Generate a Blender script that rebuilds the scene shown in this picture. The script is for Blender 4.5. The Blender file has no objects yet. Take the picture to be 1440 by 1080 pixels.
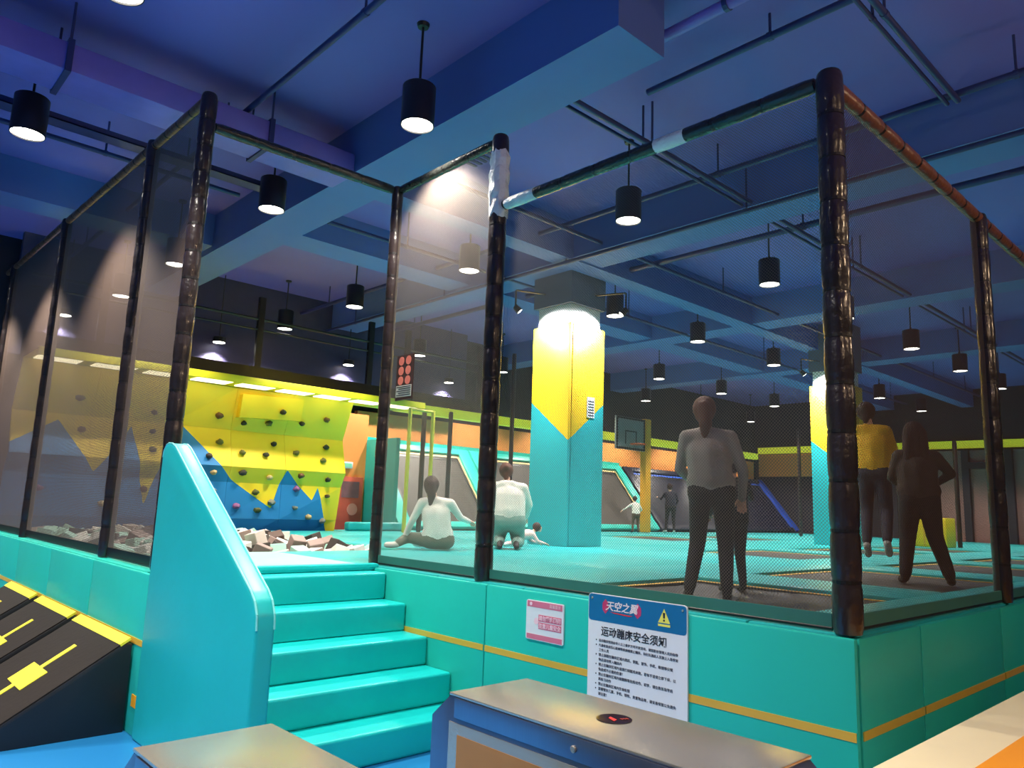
import bpy, bmesh, math, random
import numpy as np
from mathutils import Vector, Matrix, Quaternion

random.seed(7)
scene = bpy.context.scene
COL = scene.collection
PI = math.pi

# ------------------------------------------------------------------ camera
cam_d = bpy.data.cameras.new('camera')
cam = bpy.data.objects.new('camera', cam_d)
COL.objects.link(cam)
cam_d.sensor_fit = 'HORIZONTAL'
cam_d.sensor_width = 36.0
cam_d.lens = 1057.0 / 1440.0 * 36.0
cam_d.clip_end = 200
CAM_R = ((0.72818214, 0.13661358, 0.67163048),
         (-0.68444572, 0.09369672, 0.72301797),
         (0.0358445, -0.98618338, 0.16173285))      # columns: right, down, forward
cam.matrix_world = Matrix(((CAM_R[0][0], -CAM_R[0][1], -CAM_R[0][2], 0.0),
                           (CAM_R[1][0], -CAM_R[1][1], -CAM_R[1][2], 0.0),
                           (CAM_R[2][0], -CAM_R[2][1], -CAM_R[2][2], 1.67),
                           (0, 0, 0, 1)))
scene.camera = cam

# ------------------------------------------------------------------ world, exposure
world = bpy.data.worlds.new('hall_ambient')
scene.world = world
world.use_nodes = True
world.node_tree.nodes['Background'].inputs[0].default_value = (0.30, 0.32, 0.42, 1)
world.node_tree.nodes['Background'].inputs[1].default_value = 0.35
scene.view_settings.view_transform = 'Standard'
scene.view_settings.look = 'None'
scene.view_settings.exposure = 0.0
scene.view_settings.gamma = 1.0
scene.view_settings.use_curve_mapping = False
scene.cycles.max_bounces = 10
scene.cycles.diffuse_bounces = 4
scene.cycles.transparent_max_bounces = 24
scene.cycles.sample_clamp_indirect = 6.0

LAMP_POWER = 600.0
lamp_light = bpy.data.lights.new('pendant_light', 'SPOT')
lamp_light.energy = LAMP_POWER
lamp_light.spot_size = math.radians(112)
lamp_light.spot_blend = 0.45
lamp_light.shadow_soft_size = 0.10
lamp_light.color = (1.0, 0.92, 0.80)
# ------------------------------------------------------------------ materials
MATS = {}


def lin(c):
    return tuple(((v / 255.0) / 12.92 if v / 255.0 <= 0.04045 else ((v / 255.0 + 0.055) / 1.055) ** 2.4) for v in c)


def mat(name, rgb, rough=0.5, metal=0.0, var=0.08, scale=6.0, bump=0.0, bscale=20.0, emit=None, coat=0.0, spec=0.5, stretch=None):
    if name in MATS:
        return MATS[name]
    m = bpy.data.materials.new(name)
    m.use_nodes = True
    nt = m.node_tree
    bs = nt.nodes['Principled BSDF']
    c = lin(rgb)
    tc = nt.nodes.new('ShaderNodeTexCoord')
    mp = nt.nodes.new('ShaderNodeMapping')
    nt.links.new(tc.outputs['Object'], mp.inputs['Vector'])
    if stretch:
        mp.inputs['Scale'].default_value = stretch
    nz = nt.nodes.new('ShaderNodeTexNoise')
    nz.inputs['Scale'].default_value = scale
    nz.inputs['Detail'].default_value = 3
    nt.links.new(mp.outputs[0], nz.inputs['Vector'])
    mix = nt.nodes.new('ShaderNodeMix')
    mix.data_type = 'RGBA'
    mix.inputs['A'].default_value = (*[v * (1 - var) for v in c], 1)
    mix.inputs['B'].default_value = (*[min(1, v * (1 + var)) for v in c], 1)
    nt.links.new(nz.outputs['Fac'], mix.inputs['Factor'])
    nt.links.new(mix.outputs['Result'], bs.inputs['Base Color'])
    bs.inputs['Roughness'].default_value = rough
    bs.inputs['Metallic'].default_value = metal
    bs.inputs['Coat Weight'].default_value = coat
    bs.inputs['Specular IOR Level'].default_value = spec
    if bump:
        n2 = nt.nodes.new('ShaderNodeTexNoise')
        n2.inputs['Scale'].default_value = bscale
        n2.inputs['Detail'].default_value = 4
        nt.links.new(mp.outputs[0], n2.inputs['Vector'])
        bp = nt.nodes.new('ShaderNodeBump')
        bp.inputs['Strength'].default_value = bump
        bp.inputs['Distance'].default_value = 0.02
        nt.links.new(n2.outputs['Fac'], bp.inputs['Height'])
        nt.links.new(bp.outputs[0], bs.inputs['Normal'])
    if emit:
        bs.inputs['Emission Color'].default_value = (*lin(emit[0]), 1)
        bs.inputs['Emission Strength'].default_value = emit[1]
    MATS[name] = m
    return m


TEAL = mat('teal_vinyl', (34, 184, 170), 0.38, var=0.06, scale=2.0, bump=0.10, bscale=5.0)
TEAL_STEP = mat('teal_step_vinyl', (8, 186, 186), 0.36, var=0.06, scale=2.0, bump=0.10, bscale=6.0)
TEAL_DECK = mat('teal_deck_vinyl', (38, 172, 174), 0.34, var=0.10, scale=1.2, bump=0.15, bscale=4.0)
MINT = mat('mint_deck_vinyl', (150, 214, 198), 0.45, var=0.05)
STRIPE = mat('yellow_stripe', (214, 170, 60), 0.45, var=0.05)
ORANGE_P = mat('orange_paint', (232, 160, 30), 0.5)
BLACKV = mat('black_post_vinyl', (38, 30, 30), 0.28, var=0.2, scale=9, bump=0.5, bscale=14.0, coat=0.3)
BLACKT = mat('black_tie', (14, 13, 14), 0.4)
RAILBLK = mat('black_rail_wrap', (40, 42, 40), 0.25, var=0.3, scale=14, bump=0.6, bscale=18.0)
COPPER = mat('copper_brown_rail_wrap', (120, 74, 54), 0.32, var=0.3, scale=10, bump=0.5, bscale=16.0)
FOIL = mat('white_plastic_wrap', (226, 226, 226), 0.22, var=0.1, scale=18, bump=0.9, bscale=22.0)
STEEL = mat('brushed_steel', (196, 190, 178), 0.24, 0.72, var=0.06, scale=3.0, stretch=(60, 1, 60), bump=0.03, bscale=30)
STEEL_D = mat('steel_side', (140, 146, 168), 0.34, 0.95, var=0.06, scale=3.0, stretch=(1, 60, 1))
WARM_REFLECT = mat('warm_reflect_panel', (190, 124, 56), 0.22, 0.3, var=0.3, scale=2.5)  # base colour carries the golden reflection in the cabinet's front panel
CEIL = mat('ceiling_blue_paint', (110, 98, 178), 0.75, var=0.18, scale=0.35)
BEAMM = mat('beam_blue_paint', (84, 110, 176), 0.7, var=0.12, scale=0.6)
PIPEM = mat('pipe_dark_paint', (42, 48, 98), 0.5, var=0.2)
PIPEL = mat('pipe_light_paint', (120, 150, 196), 0.5, var=0.1)
DUCTM = mat('duct_violet_paint', (120, 106, 190), 0.55, var=0.12)
FLOORB = mat('blue_floor', (36, 122, 184), 0.28, var=0.05, scale=1.0)
DARKW = mat('dark_wall', (38, 34, 44), 0.7, var=0.15, scale=0.6)
NAVY = mat('navy_vinyl', (15, 17, 38), 0.4, var=0.1)
ORANGEW = mat('orange_wall', (240, 150, 80), 0.6, var=0.05)
LIME = mat('lime_trim', (238, 226, 44), 0.45, var=0.04)
LIMEG = mat('lime_led_band', (226, 224, 60), 0.45, var=0.04, emit=((222, 224, 52), 0.45))
LIMEP = mat('lime_panel', (250, 242, 150), 0.4, var=0.04, emit=((255, 240, 200), 3.2))
CREAM = mat('cream_counter', (238, 222, 182), 0.4, var=0.04)
ORANGE_T = mat('orange_counter_top', (250, 160, 40), 0.35, var=0.04)
BED = mat('trampoline_bed', (42, 40, 42), 0.6, var=0.15, scale=40)
BEDW = mat('wall_trampoline_bed', (50, 44, 38), 0.6, var=0.10, scale=1.0)
YELLINE = mat('trampoline_yellow_edge', (226, 184, 80), 0.5)
BEIGE = mat('beige_edge', (222, 186, 130), 0.5)
WEDGE = mat('wedge_black_vinyl', (30, 24, 22), 0.6, spec=0.2, var=0.12, bump=0.1)
WEDGE_S = mat('wedge_side_black', (18, 20, 28), 0.5, var=0.1)
WYEL = mat('wedge_yellow', (238, 226, 66), 0.4, var=0.04)
WHITEB = mat('white_board', (226, 226, 232), 0.35, var=0.02)
BLUEB = mat('blue_board_header', (26, 104, 156), 0.35, var=0.05)
INK = mat('black_print', (40, 38, 48), 0.6)
INKL = mat('grey_print', (74, 72, 86), 0.6)
PINKB = mat('pink_board', (214, 112, 140), 0.4)
PINKL = mat('light_pink_print', (250, 205, 218), 0.4)
REDP = mat('red_print', (214, 44, 50), 0.5)
MAGP = mat('magenta_print', (190, 50, 100), 0.5)
YSIGN = mat('yellow_sign', (238, 226, 96), 0.4)
LAMPB = mat('lamp_black_shell', (26, 24, 26), 0.4)
LAMPE = mat('lamp_diffuser', (255, 252, 244), 0.5, emit=((255, 248, 236), 14.0))
PWHITE = mat('white_pillar_head', (226, 226, 224), 0.6)
COLM = mat('grey_column', (92, 98, 116), 0.7)
SKIN = mat('skin', (224, 176, 150), 0.5, var=0.04)
EYEM = mat('eye_dark', (20, 16, 16), 0.25)
HAIRD = mat('dark_hair', (56, 36, 33), 0.75, var=0.25, scale=30, bump=0.4, bscale=60, stretch=(4, 4, 0.6))
HAIRB = mat('brown_hair', (96, 54, 40), 0.75, var=0.25, scale=30, bump=0.4, bscale=60, stretch=(4, 4, 0.6))


# ------------------------------------------------------------------ mesh helpers
class MB:
    def __init__(s):
        s.v, s.f = [], []

    def box(s, x0, x1, y0, y1, z0, z1):
        n = len(s.v)
        s.v += [(x0, y0, z0), (x1, y0, z0), (x1, y1, z0), (x0, y1, z0), (x0, y0, z1), (x1, y0, z1), (x1, y1, z1), (x0, y1, z1)]
        s.f += [tuple(n + i for i in q) for q in ((0, 3, 2, 1), (4, 5, 6, 7), (0, 1, 5, 4), (1, 2, 6, 5), (2, 3, 7, 6), (3, 0, 4, 7))]
        return s

    def prism(s, pts, off):
        """polygon pts (3D) extruded by vector off"""
        n, k = len(s.v), len(pts)
        o = Vector(off)
        s.v += [tuple(p) for p in pts] + [tuple(Vector(p) + o) for p in pts]
        nrm = Vector((0, 0, 0))
        for i in range(k):
            a, b = Vector(pts[i]), Vector(pts[(i + 1) % k])
            nrm += a.cross(b)
        flip = nrm.dot(o) > 0
        base, top = list(range(n, n + k)), list(range(n + k, n + 2 * k))
        s.f.append(tuple(base[::-1] if flip else base))
        s.f.append(tuple(top if flip else top[::-1]))
        for i in range(k):
            j = (i + 1) % k
            q = (n + i, n + j, n + k + j, n + k + i)
            s.f.append(q if flip else q[::-1])
        return s

    def lathe(s, prof, seg=16, p=(0, 0, 0), axis=(0, 0, 1), caps=True):
        """prof: list of (t, r) along the axis from p"""
        ax = Vector(axis).normalized()
        q = Vector((0, 0, 1)).rotation_difference(ax)
        n = len(s.v)
        for t, r in prof:
            for i in range(seg):
                a = 2 * PI * i / seg
                s.v.append(tuple(Vector(p) + q @ Vector((r * math.cos(a), r * math.sin(a), t))))
        for j in range(len(prof) - 1):
            for i in range(seg):
                k = (i + 1) % seg
                s.f.append((n + j * seg + i, n + j * seg + k, n + (j + 1) * seg + k, n + (j + 1) * seg + i))
        if caps:
            s.f.append(tuple(n + i for i in range(seg))[::-1])
            s.f.append(tuple(n + (len(prof) - 1) * seg + i for i in range(seg)))
        return s

    def tube(s, a, b, r, seg=10):
        d = Vector(b) - Vector(a)
        return s.lathe([(0, r), (d.length, r)], seg, a, d)

    def quad(s, *pts):
        n = len(s.v)
        s.v += [tuple(p) for p in pts]
        s.f.append(tuple(range(n, n + len(pts))))
        return s

    def mesh(s, name):
        me = bpy.data.meshes.new(name)
        me.from_pydata(s.v, [], s.f)
        me.update()
        return me

    def build(s, name, m, parent=None, bevel=0.0, smooth=False, seg=2):
        me = s.mesh(name)
        me.materials.append(m)
        if bevel:
            bm = bmesh.new()
            bm.from_mesh(me)
            bmesh.ops.remove_doubles(bm, verts=bm.verts, dist=1e-5)
            bmesh.ops.bevel(bm, geom=list(bm.edges), offset=bevel, segments=seg, profile=0.6, affect='EDGES', clamp_overlap=True)
            bm.to_mesh(me)
            bm.free()
            smooth = True
        if smooth:
            for p in me.polygons:
                p.use_smooth = True
            if hasattr(me, 'set_sharp_from_angle'):
                me.set_sharp_from_angle(angle=math.radians(50))
        o = bpy.data.objects.new(name, me)
        COL.objects.link(o)
        if parent is not None:
            o.parent = parent
            o.matrix_parent_inverse = Matrix.Translation(-Vector(parent.location)) if parent.type == 'EMPTY' and parent.rotation_euler.z == 0 else Matrix.Identity(4)
        return o


def tag(o, label=None, cat=None, group=None, kind=None):
    if label:
        o['label'] = label
    if cat:
        o['category'] = cat
    if group:
        o['group'] = group
    if kind:
        o['kind'] = kind
    return o


def empty(name, loc, label, cat, group=None, rz=0.0):
    o = bpy.data.objects.new(name, None)
    COL.objects.link(o)
    o.empty_display_size = 0.1
    o.location = loc
    o.rotation_euler = (0, 0, rz)
    return tag(o, label, cat, group)


def struct(o):
    o['kind'] = 'structure'
    return o


def copy_tree(o, parent=None, shift=None):
    c = o.copy()
    COL.objects.link(c)
    c.parent = parent
    if shift is not None:
        c.location = Vector(o.location) + Vector(shift)
    for ch in o.children:
        copy_tree(ch, c)
    return c


def text_mesh(body, size, name, m, parent, mtx, align='LEFT', shear=0.0, extrude=0.0006, weight=0.0):
    cu = bpy.data.curves.new(name, 'FONT')
    cu.body = body
    cu.size = size
    cu.align_x = align
    cu.shear = shear
    cu.extrude = extrude
    cu.offset = weight
    cu.resolution_u = 2
    t = bpy.data.objects.new(name + '_curve', cu)
    COL.objects.link(t)
    dg = bpy.context.evaluated_depsgraph_get()
    me = bpy.data.meshes.new_from_object(t.evaluated_get(dg))
    bpy.data.objects.remove(t)
    bpy.data.curves.remove(cu)
    me.name = name
    me.materials.clear()
    me.materials.append(m)
    me.transform(mtx)
    o = bpy.data.objects.new(name, me)
    COL.objects.link(o)
    if parent is not None:
        o.parent = parent
        if parent.type == 'EMPTY':
            o.matrix_parent_inverse = Matrix.Translation(-Vector(parent.location))
    return o


# ------------------------------------------------------------------ room shell
struct(MB().box(-9, 28, -9, 16, -0.12, 0).build('floor', FLOORB))
struct(MB().box(-9, 28, -9, 16, 6.0, 6.15).build('ceiling', CEIL))
wb = struct(MB().box(-9, 28, 15.2, 15.35, 0, 6.0).build('wall_back', DARKW))
struct(MB().box(27.4, 27.55, -9, 15.2, 0, 6.0).build('wall_right', DARKW))
struct(MB().box(-9.15, -9, -9, 16, 0, 6.0).build('wall_left', mat('lobby_wall', (196, 190, 188), 0.7)))
struct(MB().box(-9, 28, -9.15, -9, 0, 6.0).build('wall_front', MATS['lobby_wall']))

# ceiling beams
for nm, b, m in (('trim_1', (4.15, 4.75, 3.4, 15.2, 5.40, 6.0), BEAMM), ('trim_2', (8.1, 8.75, -2, 15.2, 5.45, 6.0), BEAMM),
                 ('trim_3', (13.4, 14.0, -2, 15.2, 5.45, 6.0), BEAMM), ('trim_4', (4.75, 27.4, 7.45, 7.8, 5.42, 6.0), BEAMM),
                 ('trim_5', (4.75, 27.4, 9.9, 10.5, 5.5, 6.0), BEAMM), ('trim_6', (-9, 4.15, 11.4, 12.0, 5.5, 6.0), BEAMM),
                 ('trim_7', (18.4, 19.0, -2, 15.2, 5.45, 6.0), BEAMM)):
    struct(MB().box(*b).build(nm, m))


def pipe(a, b, r, m, label, group, hang=0):
    t = empty('ceiling_pipe', a, label, 'pipe', group)
    MB().tube(a, b, r, 10).build('pipe_run', m, t, smooth=True)
    A, B = Vector(a), Vector(b)
    n = max(2, int((B - A).length / 2.6))
    for i in range(n):
        p = A.lerp(B, (i + 0.5) / n)
        MB().tube((p.x, p.y, p.z), (p.x, p.y, 6.0), 0.012, 6).build('hanger', PIPEM, t)
        d = (B - A).normalized() * 0.02
        MB().tube(p - d, p + d, r * 1.2, 10).build('clamp', PIPEM, t)
    return t


pipe((7.36, -3, 5.62), (7.36, 15, 5.62), 0.035, PIPEM, 'thin dark sprinkler pipe running between violet ceiling and front net', 'thin dark ceiling pipes')
pipe((8.0, -3, 5.36), (8.0, 15, 5.36), 0.03, PIPEM, 'thin dark pipe just under the first wide blue beam beyond the stairs', 'thin dark ceiling pipes')
pipe((9.5, -3, 5.6), (9.5, 15, 5.6), 0.045, PIPEM, 'dark pipe on ceiling past the wide blue beam', 'thin dark ceiling pipes')
pipe((-3, 1.97, 5.55), (7.36, 1.97, 5.55), 0.028, PIPEM, 'dark branch pipe crossing ceiling over the side net', 'thin dark ceiling pipes')
pipe((-3, 2.06, 5.55), (7.36, 2.06, 5.55), 0.02, PIPEM, 'slim twin pipe beside the dark branch pipe over side net', 'thin dark ceiling pipes')
pipe((4.75, 4.5, 5.5), (26, 4.5, 5.5), 0.03, PIPEM, 'dark pipe leaving the blue beam over the tall net post', 'thin dark ceiling pipes')
pipe((4.75, 4.62, 5.5), (26, 4.62, 5.5), 0.02, PIPEM, 'slim pipe twinned with the dark pipe over tall net post', 'thin dark ceiling pipes')
pipe((4.9, -1, 5.72), (4.9, 4.2, 5.72), 0.05, DUCTM, 'violet conduit on the ceiling over the front net', 'violet ceiling conduits')
pipe((5.6, -1, 5.78), (5.6, 4.2, 5.78), 0.035, PIPEM, 'dark conduit beside the violet conduit over front net', 'violet ceiling conduits')
pipe((2.9, -2, 5.7), (2.9, 15, 5.7), 0.03, PIPEM, 'thin dark pipe along ceiling over the teal stairs', 'thin dark ceiling pipes')
pipe((4.8, 6.9, 5.55), (26, 6.9, 5.55), 0.03, PIPEM, 'thin dark pipe across bright blue ceiling behind entrance bar', 'thin dark ceiling pipes')
pipe((4.8, 9.0, 5.45), (26, 9.0, 5.45), 0.03, PIPEM, 'dark pipe crossing ceiling in front of the second cross beam', 'thin dark ceiling pipes')
pipe((-6, 9.4, 5.6), (3.7, 9.4, 5.6), 0.03, PIPEM, 'thin dark pipe on ceiling over the left net', 'thin dark ceiling pipes')

# large duct over the left side with its straps
dt = empty('air_duct', (-6, 7.3, 5.35), 'long violet blue air duct crossing ceiling above left net', 'duct')
MB().box(-6, 4.15, 7.25, 7.75, 5.35, 5.62).build('duct_body', DUCTM, dt, bevel=0.03)
for i in range(5):
    x = -4.5 + i * 1.9
    MB().box(x, x + 0.05, 7.22, 7.78, 5.33, 5.64).build('strap', PIPEM, dt)
    MB().tube((x + .02, 7.24, 5.6), (x + .02, 7.24, 6.0), 0.012, 6).build('hanger', PIPEM, dt)
    MB().tube((x + .02, 7.76, 5.6), (x + .02, 7.76, 6.0), 0.012, 6).build('hanger', PIPEM, dt)
tr = empty('cable_tray', (-6, 8.0, 5.3), 'narrow dark cable tray beside the violet air duct', 'cable tray')
MB().box(-6, 3.7, 8.35, 8.55, 5.36, 5.37).box(-6, 3.7, 8.35, 8.36, 5.36, 5.42).box(-6, 3.7, 8.54, 8.55, 5.36, 5.42).build('tray', PIPEM, tr)
for i in range(5):
    x = -4.9 + i * 1.9
    MB().tube((x, 8.45, 5.37), (x, 8.45, 6.0), 0.012, 6).build('hanger', PIPEM, tr)
vt = empty('air_vent', (4.5, 6.6, 5.98), 'square violet air vent on ceiling above the tall net', 'vent')
MB().box(4.95, 5.45, 6.15, 6.65, 5.70, 6.0).build('vent_box', DUCTM, vt, bevel=0.01)
for i in range(5):
    MB().box(5.0, 5.40, 6.20 + i * 0.09, 6.24 + i * 0.09, 5.685, 5.70).build('louvre', PIPEM, vt)

# ------------------------------------------------------------------ pendant lamps
def make_lamp():
    t = empty('pendant_lamp', (0, 0, 0), 'black cylinder pendant lamp with glowing round diffuser hung from the blue ceiling', 'lamp', 'cylinder pendant lamps in a grid')
    sh_ = MB().lathe([(0.0, 0.142), (0.0, 0.15), (0.37, 0.15), (0.38, 0.14), (0.38, 0.02), (0.365, 0.02), (0.365, 0.14), (0.03, 0.14), (0.0, 0.142)], 24, caps=False)
    sh_ = sh_.build('shade', LAMPB, t, smooth=True)
    MB().lathe([(0.0, 0.136), (0.012, 0.136)], 24, (0, 0, 0.012)).build('diffuser', LAMPE, sh_)
    MB().lathe([(0.38, 0.03), (0.43, 0.018), (0.43, 0.012), (0.97, 0.012)], 10).build('stem', LAMPB, t, smooth=True)
    MB().lathe([(0.965, 0.05), (1.0, 0.06)], 14).build('ceiling_plate', LAMPB, t)
    lo = bpy.data.objects.new('lamp_spot', lamp_light)
    COL.objects.link(lo)
    lo.parent = t
    lo.location = (0, 0, -0.02)
    return t


LAMPS = []
for x in (-4.2, -1.6, 1.12, 3.58, 6.6, 9.9, 12.46, 15.48, 18.4, 21.4, 24.6):
    for y in (2.2, 5.22, 8.1, 11.2, 13.8):
        if y < 5 and x > 2:
            continue
        if x < -2 and y > 6:
            continue
        LAMPS.append((x, y))
lp = make_lamp()
for i, (x, y) in enumerate(LAMPS):
    o = lp if i == 0 else copy_tree(lp)
    o.location = (x, y, 5.0)
    special = {(3.58, 5.22): 'black cylinder pendant lamp hanging right beside the tall narrow net panel',
               (1.12, 8.1): 'black cylinder pendant lamp hanging outside the left net under the violet duct',
               (1.12, 5.22): 'black cylinder pendant lamp above the teal stair side panel',
               (3.58, 8.1): 'black cylinder pendant lamp seen under the bar over the stair entrance',
               (6.6, 5.22): 'black cylinder pendant lamp behind the front net, close to its taped rail',
               (9.9, 5.22): 'black cylinder pendant lamp behind front net, next one in from the rail lamp'}
    if (x, y) in special:
        o['label'] = special[(x, y)]
    elif x < 2 and y < 5 or x < 0:
        o['label'] = 'black cylinder pendant lamp over the turnstile lobby'
        o['group'] = 'pendant lamps over the lobby'
    else:
        o['label'] = 'black cylinder pendant lamp with glowing disc deep inside the trampoline hall'
        o['group'] = 'cylinder pendant lamps in a grid'

# unseen globes over the counter area, added to warm the ceiling and side wall
FILL_GLOBE = mat('fill_globe_glow', (255, 220, 170), .4, emit=((255, 196, 130), 6.0))
fill_globe_light = bpy.data.lights.new('fill_globe_light', 'POINT')
fill_globe_light.energy = 125
fill_globe_light.color = (1.0, 0.70, 0.44)
fill_globe_light.shadow_soft_size = 0.16
for (x, y) in ((4.6, -1.9), (8.2, -2.2), (1.4, -2.4)):
    t = empty('fill_globe', (x, y, 4.6), 'unseen globe added as warm fill light over the counter area', 'lamp', 'added warm fill globes')
    g_ = MB()
    g_.lathe([(-.15 * math.cos(PI * k / 10), max(.004, .15 * math.sin(PI * k / 10))) for k in range(11)], 18, (x, y, 4.6))
    g_.build('globe', FILL_GLOBE, t, smooth=True).visible_shadow = True
    MB().tube((x, y, 4.75), (x, y, 6.0), .012, 8).build('stem', LAMPB, t)
    lo = bpy.data.objects.new('fill_globe_point', fill_globe_light)
    COL.objects.link(lo)
    lo.parent = t
    lo.location = (0, 0, -0.24)

# ------------------------------------------------------------------ platform: walls of padded panels
ZP = 1.11
pw = empty('padded_platform_wall', (3.8, 3.7, 0), 'long teal padded platform wall with yellow stripe behind the steel turnstiles', 'padded wall')


def wall_panel(parent, axis, c, a0, a1, face, zt=1.10, z0=0.0, stripe=0.63, m=TEAL):
    """axis 'x': wall plane X=c running along Y; face -1 = outer face on the low side"""
    g = 0.004
    if axis == 'x':
        p = MB().box(c, c + 0.04, a0 + g, a1 - g, z0, zt).build('wall_panel', m, parent, bevel=0.014)
        s = MB().box(c - 0.0035, c + 0.01, a0 + g + .006, a1 - g - .006, stripe, stripe + 0.042)
    else:
        p = MB().box(a0 + g, a1 - g, c, c + 0.04, z0, zt).build('wall_panel', m, parent, bevel=0.014)
        s = MB().box(a0 + g + .006, a1 - g - .006, c - 0.0035, c + 0.01, stripe, stripe + 0.042)
    st = s.build('stripe', STRIPE, p)
    st.matrix_parent_inverse = Matrix.Translation(-Vector((0, 0, 0)))
    return p


def sub_of(o, parent_part):
    o.parent = parent_part
    o.matrix_parent_inverse = Matrix.Identity(4)
    return o


def wall(parent, axis, c, cuts, **k):
    for i in range(len(cuts) - 1):
        wall_panel(parent, axis, c, cuts[i], cuts[i + 1], -1, **k)


wall(pw, 'x', 3.80, [1.60, 2.93, 4.29, 5.80])
pr = empty('padded_side_wall', (5, 1.6, 0), 'teal padded platform side wall with orange yellow stripe beside cream counter', 'padded wall')
TEAL_SIDE = TEAL
wall(pr, 'y', 1.60, [3.845, 4.67, 6.2, 7.7, 9.2, 10.7, 12.2])
pl = empty('padded_left_wall', (1.9, 9, 0), 'teal padded platform wall behind the black wedges, under the left net', 'padded wall')
wall(pl, 'x', 1.92, [5.78, 7.25, 8.75, 10.25, 11.75, 13.2], stripe=0.60)
MB().box(1.962, 2.10, 6.0, 13.2, 1.0, 1.105).build('edge_pad', TEAL, pl, bevel=.012)
MB().box(1.914, 1.93, 5.79, 5.90, 0.19, 0.27).build('orange_patch', ORANGE_P, pl)
ps = empty('padded_corner_wall', (2.9, 5.9, 0), 'teal padded riser wall behind the top of stairs', 'padded wall')
MB().box(2.02, 3.80, 5.84, 5.9, 0, 1.02).build('wall_panel', TEAL, ps, bevel=0.01)

# ------------------------------------------------------------------ deck pads and trampolines
deck = empty('trampoline_deck', (10, 7, 0), 'wide raised deck of teal vinyl pads around the trampolines', 'deck')
MB().box(3.9, 27.0, 1.69, 7.74, 0.85, 0.90).box(5.61, 27.0, 7.74, 12.8, .85, .90).box(7.76, 27.0, 12.8, 13.3, .85, .90).build('subfloor', NAVY, deck)
BEDS = []
for x0, x1 in ((4.45, 6.05), (6.95, 9.15), (10.05, 12.3), (13.2, 15.45), (16.35, 18.6)):
    BEDS.append((x0, x1, 2.2, 3.95))
for x0, x1 in ((10.05, 12.3), (13.2, 15.45), (16.35, 18.6)):
    BEDS.append((x0, x1, 4.95, 6.75))
for x0, x1 in ((13.2, 15.45), (16.35, 18.6)):
    BEDS.append((x0, x1, 9.2, 11.4))
PIT = (2.11, 5.6, 7.75, 12.8)


def pad(x0, x1, y0, y1, m=TEAL_DECK, z1=ZP):
    if x1 - x0 < 0.05 or y1 - y0 < 0.05:
        return
    nx = max(1, round((x1 - x0) / 2.4))
    ny = max(1, round((y1 - y0) / 2.4))
    for i in range(nx):
        for j in range(ny):
            a, b = x0 + (x1 - x0) * i / nx, x0 + (x1 - x0) * (i + 1) / nx
            c, d = y0 + (y1 - y0) * j / ny, y0 + (y1 - y0) * (j + 1) / ny
            MB().box(a + .002, b - .002, c + .002, d - .002, 0.90, z1).build('deck_pad', m, deck, bevel=0.018)


XE = 27.0
# long strips beside the front wall
pad(3.845, XE, 1.645, 2.2)
xs = [3.845] + [v for b in BEDS[:5] for v in (b[0], b[1])] + [XE]
for i in range(0, len(xs), 2):
    pad(xs[i], xs[i + 1], 2.2, 3.95)
pad(3.845, XE, 3.95, 4.95)
xs = [3.845] + [v for b in BEDS[5:8] for v in (b[0], b[1])] + [XE]
for i in range(0, len(xs), 2):
    pad(xs[i], xs[i + 1], 4.95, 6.75)
pad(5.6, XE, 6.75, 7.75)
pad(3.845, 5.6, 6.75, 7.75)
pad(2.105, 3.845, 5.90, 7.75, MINT)
pad(5.6, XE, 7.75, 9.2)
xs = [5.6] + [v for b in BEDS[8:] for v in (b[0], b[1])] + [XE]
for i in range(0, len(xs), 2):
    pad(xs[i], xs[i + 1], 9.2, 11.4)
pad(5.6, XE, 11.4, 12.8)
pad(7.75, XE, 12.8, 13.35)
MB().box(2.02, 3.86, 5.80, 5.90, 1.075, 1.135).build('edge_pad', TEAL_STEP, deck, bevel=0.025)

LADY = (5.52, 3.45)
for i, (x0, x1, y0, y1) in enumerate(BEDS):
    lab = ('black trampoline bed with yellow edge sagging under grey sweater woman' if i == 0 else
           'black trampoline bed under the jumping woman in yellow' if i == 1 else
           'black rectangular trampoline bed with yellow edge set among the far teal pads')
    t = empty('trampoline', ((x0 + x1) / 2, (y0 + y1) / 2, 0.9), lab, 'trampoline', None if i < 2 else 'far trampolines in the deck')
    b = MB()
    nx, ny = 24, 24
    for j in range(ny + 1):
        for k in range(nx + 1):
            x, y = x0 + (x1 - x0) * k / nx, y0 + (y1 - y0) * j / ny
            z = 1.075
            if i == 0:
                d2 = (x - LADY[0]) ** 2 + (y - LADY[1]) ** 2
                ed = min(x - x0, x1 - x, y - y0, y1 - y)
                z -= 0.105 * math.exp(-d2 / 0.30) * min(1, ed / 0.25)
            b.v.append((x, y, z))
    for j in range(ny):
        for k in range(nx):
            n = j * (nx + 1) + k
            b.f.append((n, n + 1, n + nx + 2, n + nx + 1))
    b.build('bed', BED, t, smooth=True)
    w = 0.045
    e = 0.03
    MB().box(x0 + e, x1 - e, y0 + e, y0 + e + w, 1.076, 1.082).box(x0 + e, x1 - e, y1 - e - w, y1 - e, 1.076, 1.082).box(
        x0 + e, x0 + e + w, y0 + e + w, y1 - e - w, 1.076, 1.082).box(x1 - e - w, x1 - e, y0 + e + w, y1 - e - w, 1.076, 1.082).build('yellow_edge', YELLINE, t)

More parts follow.
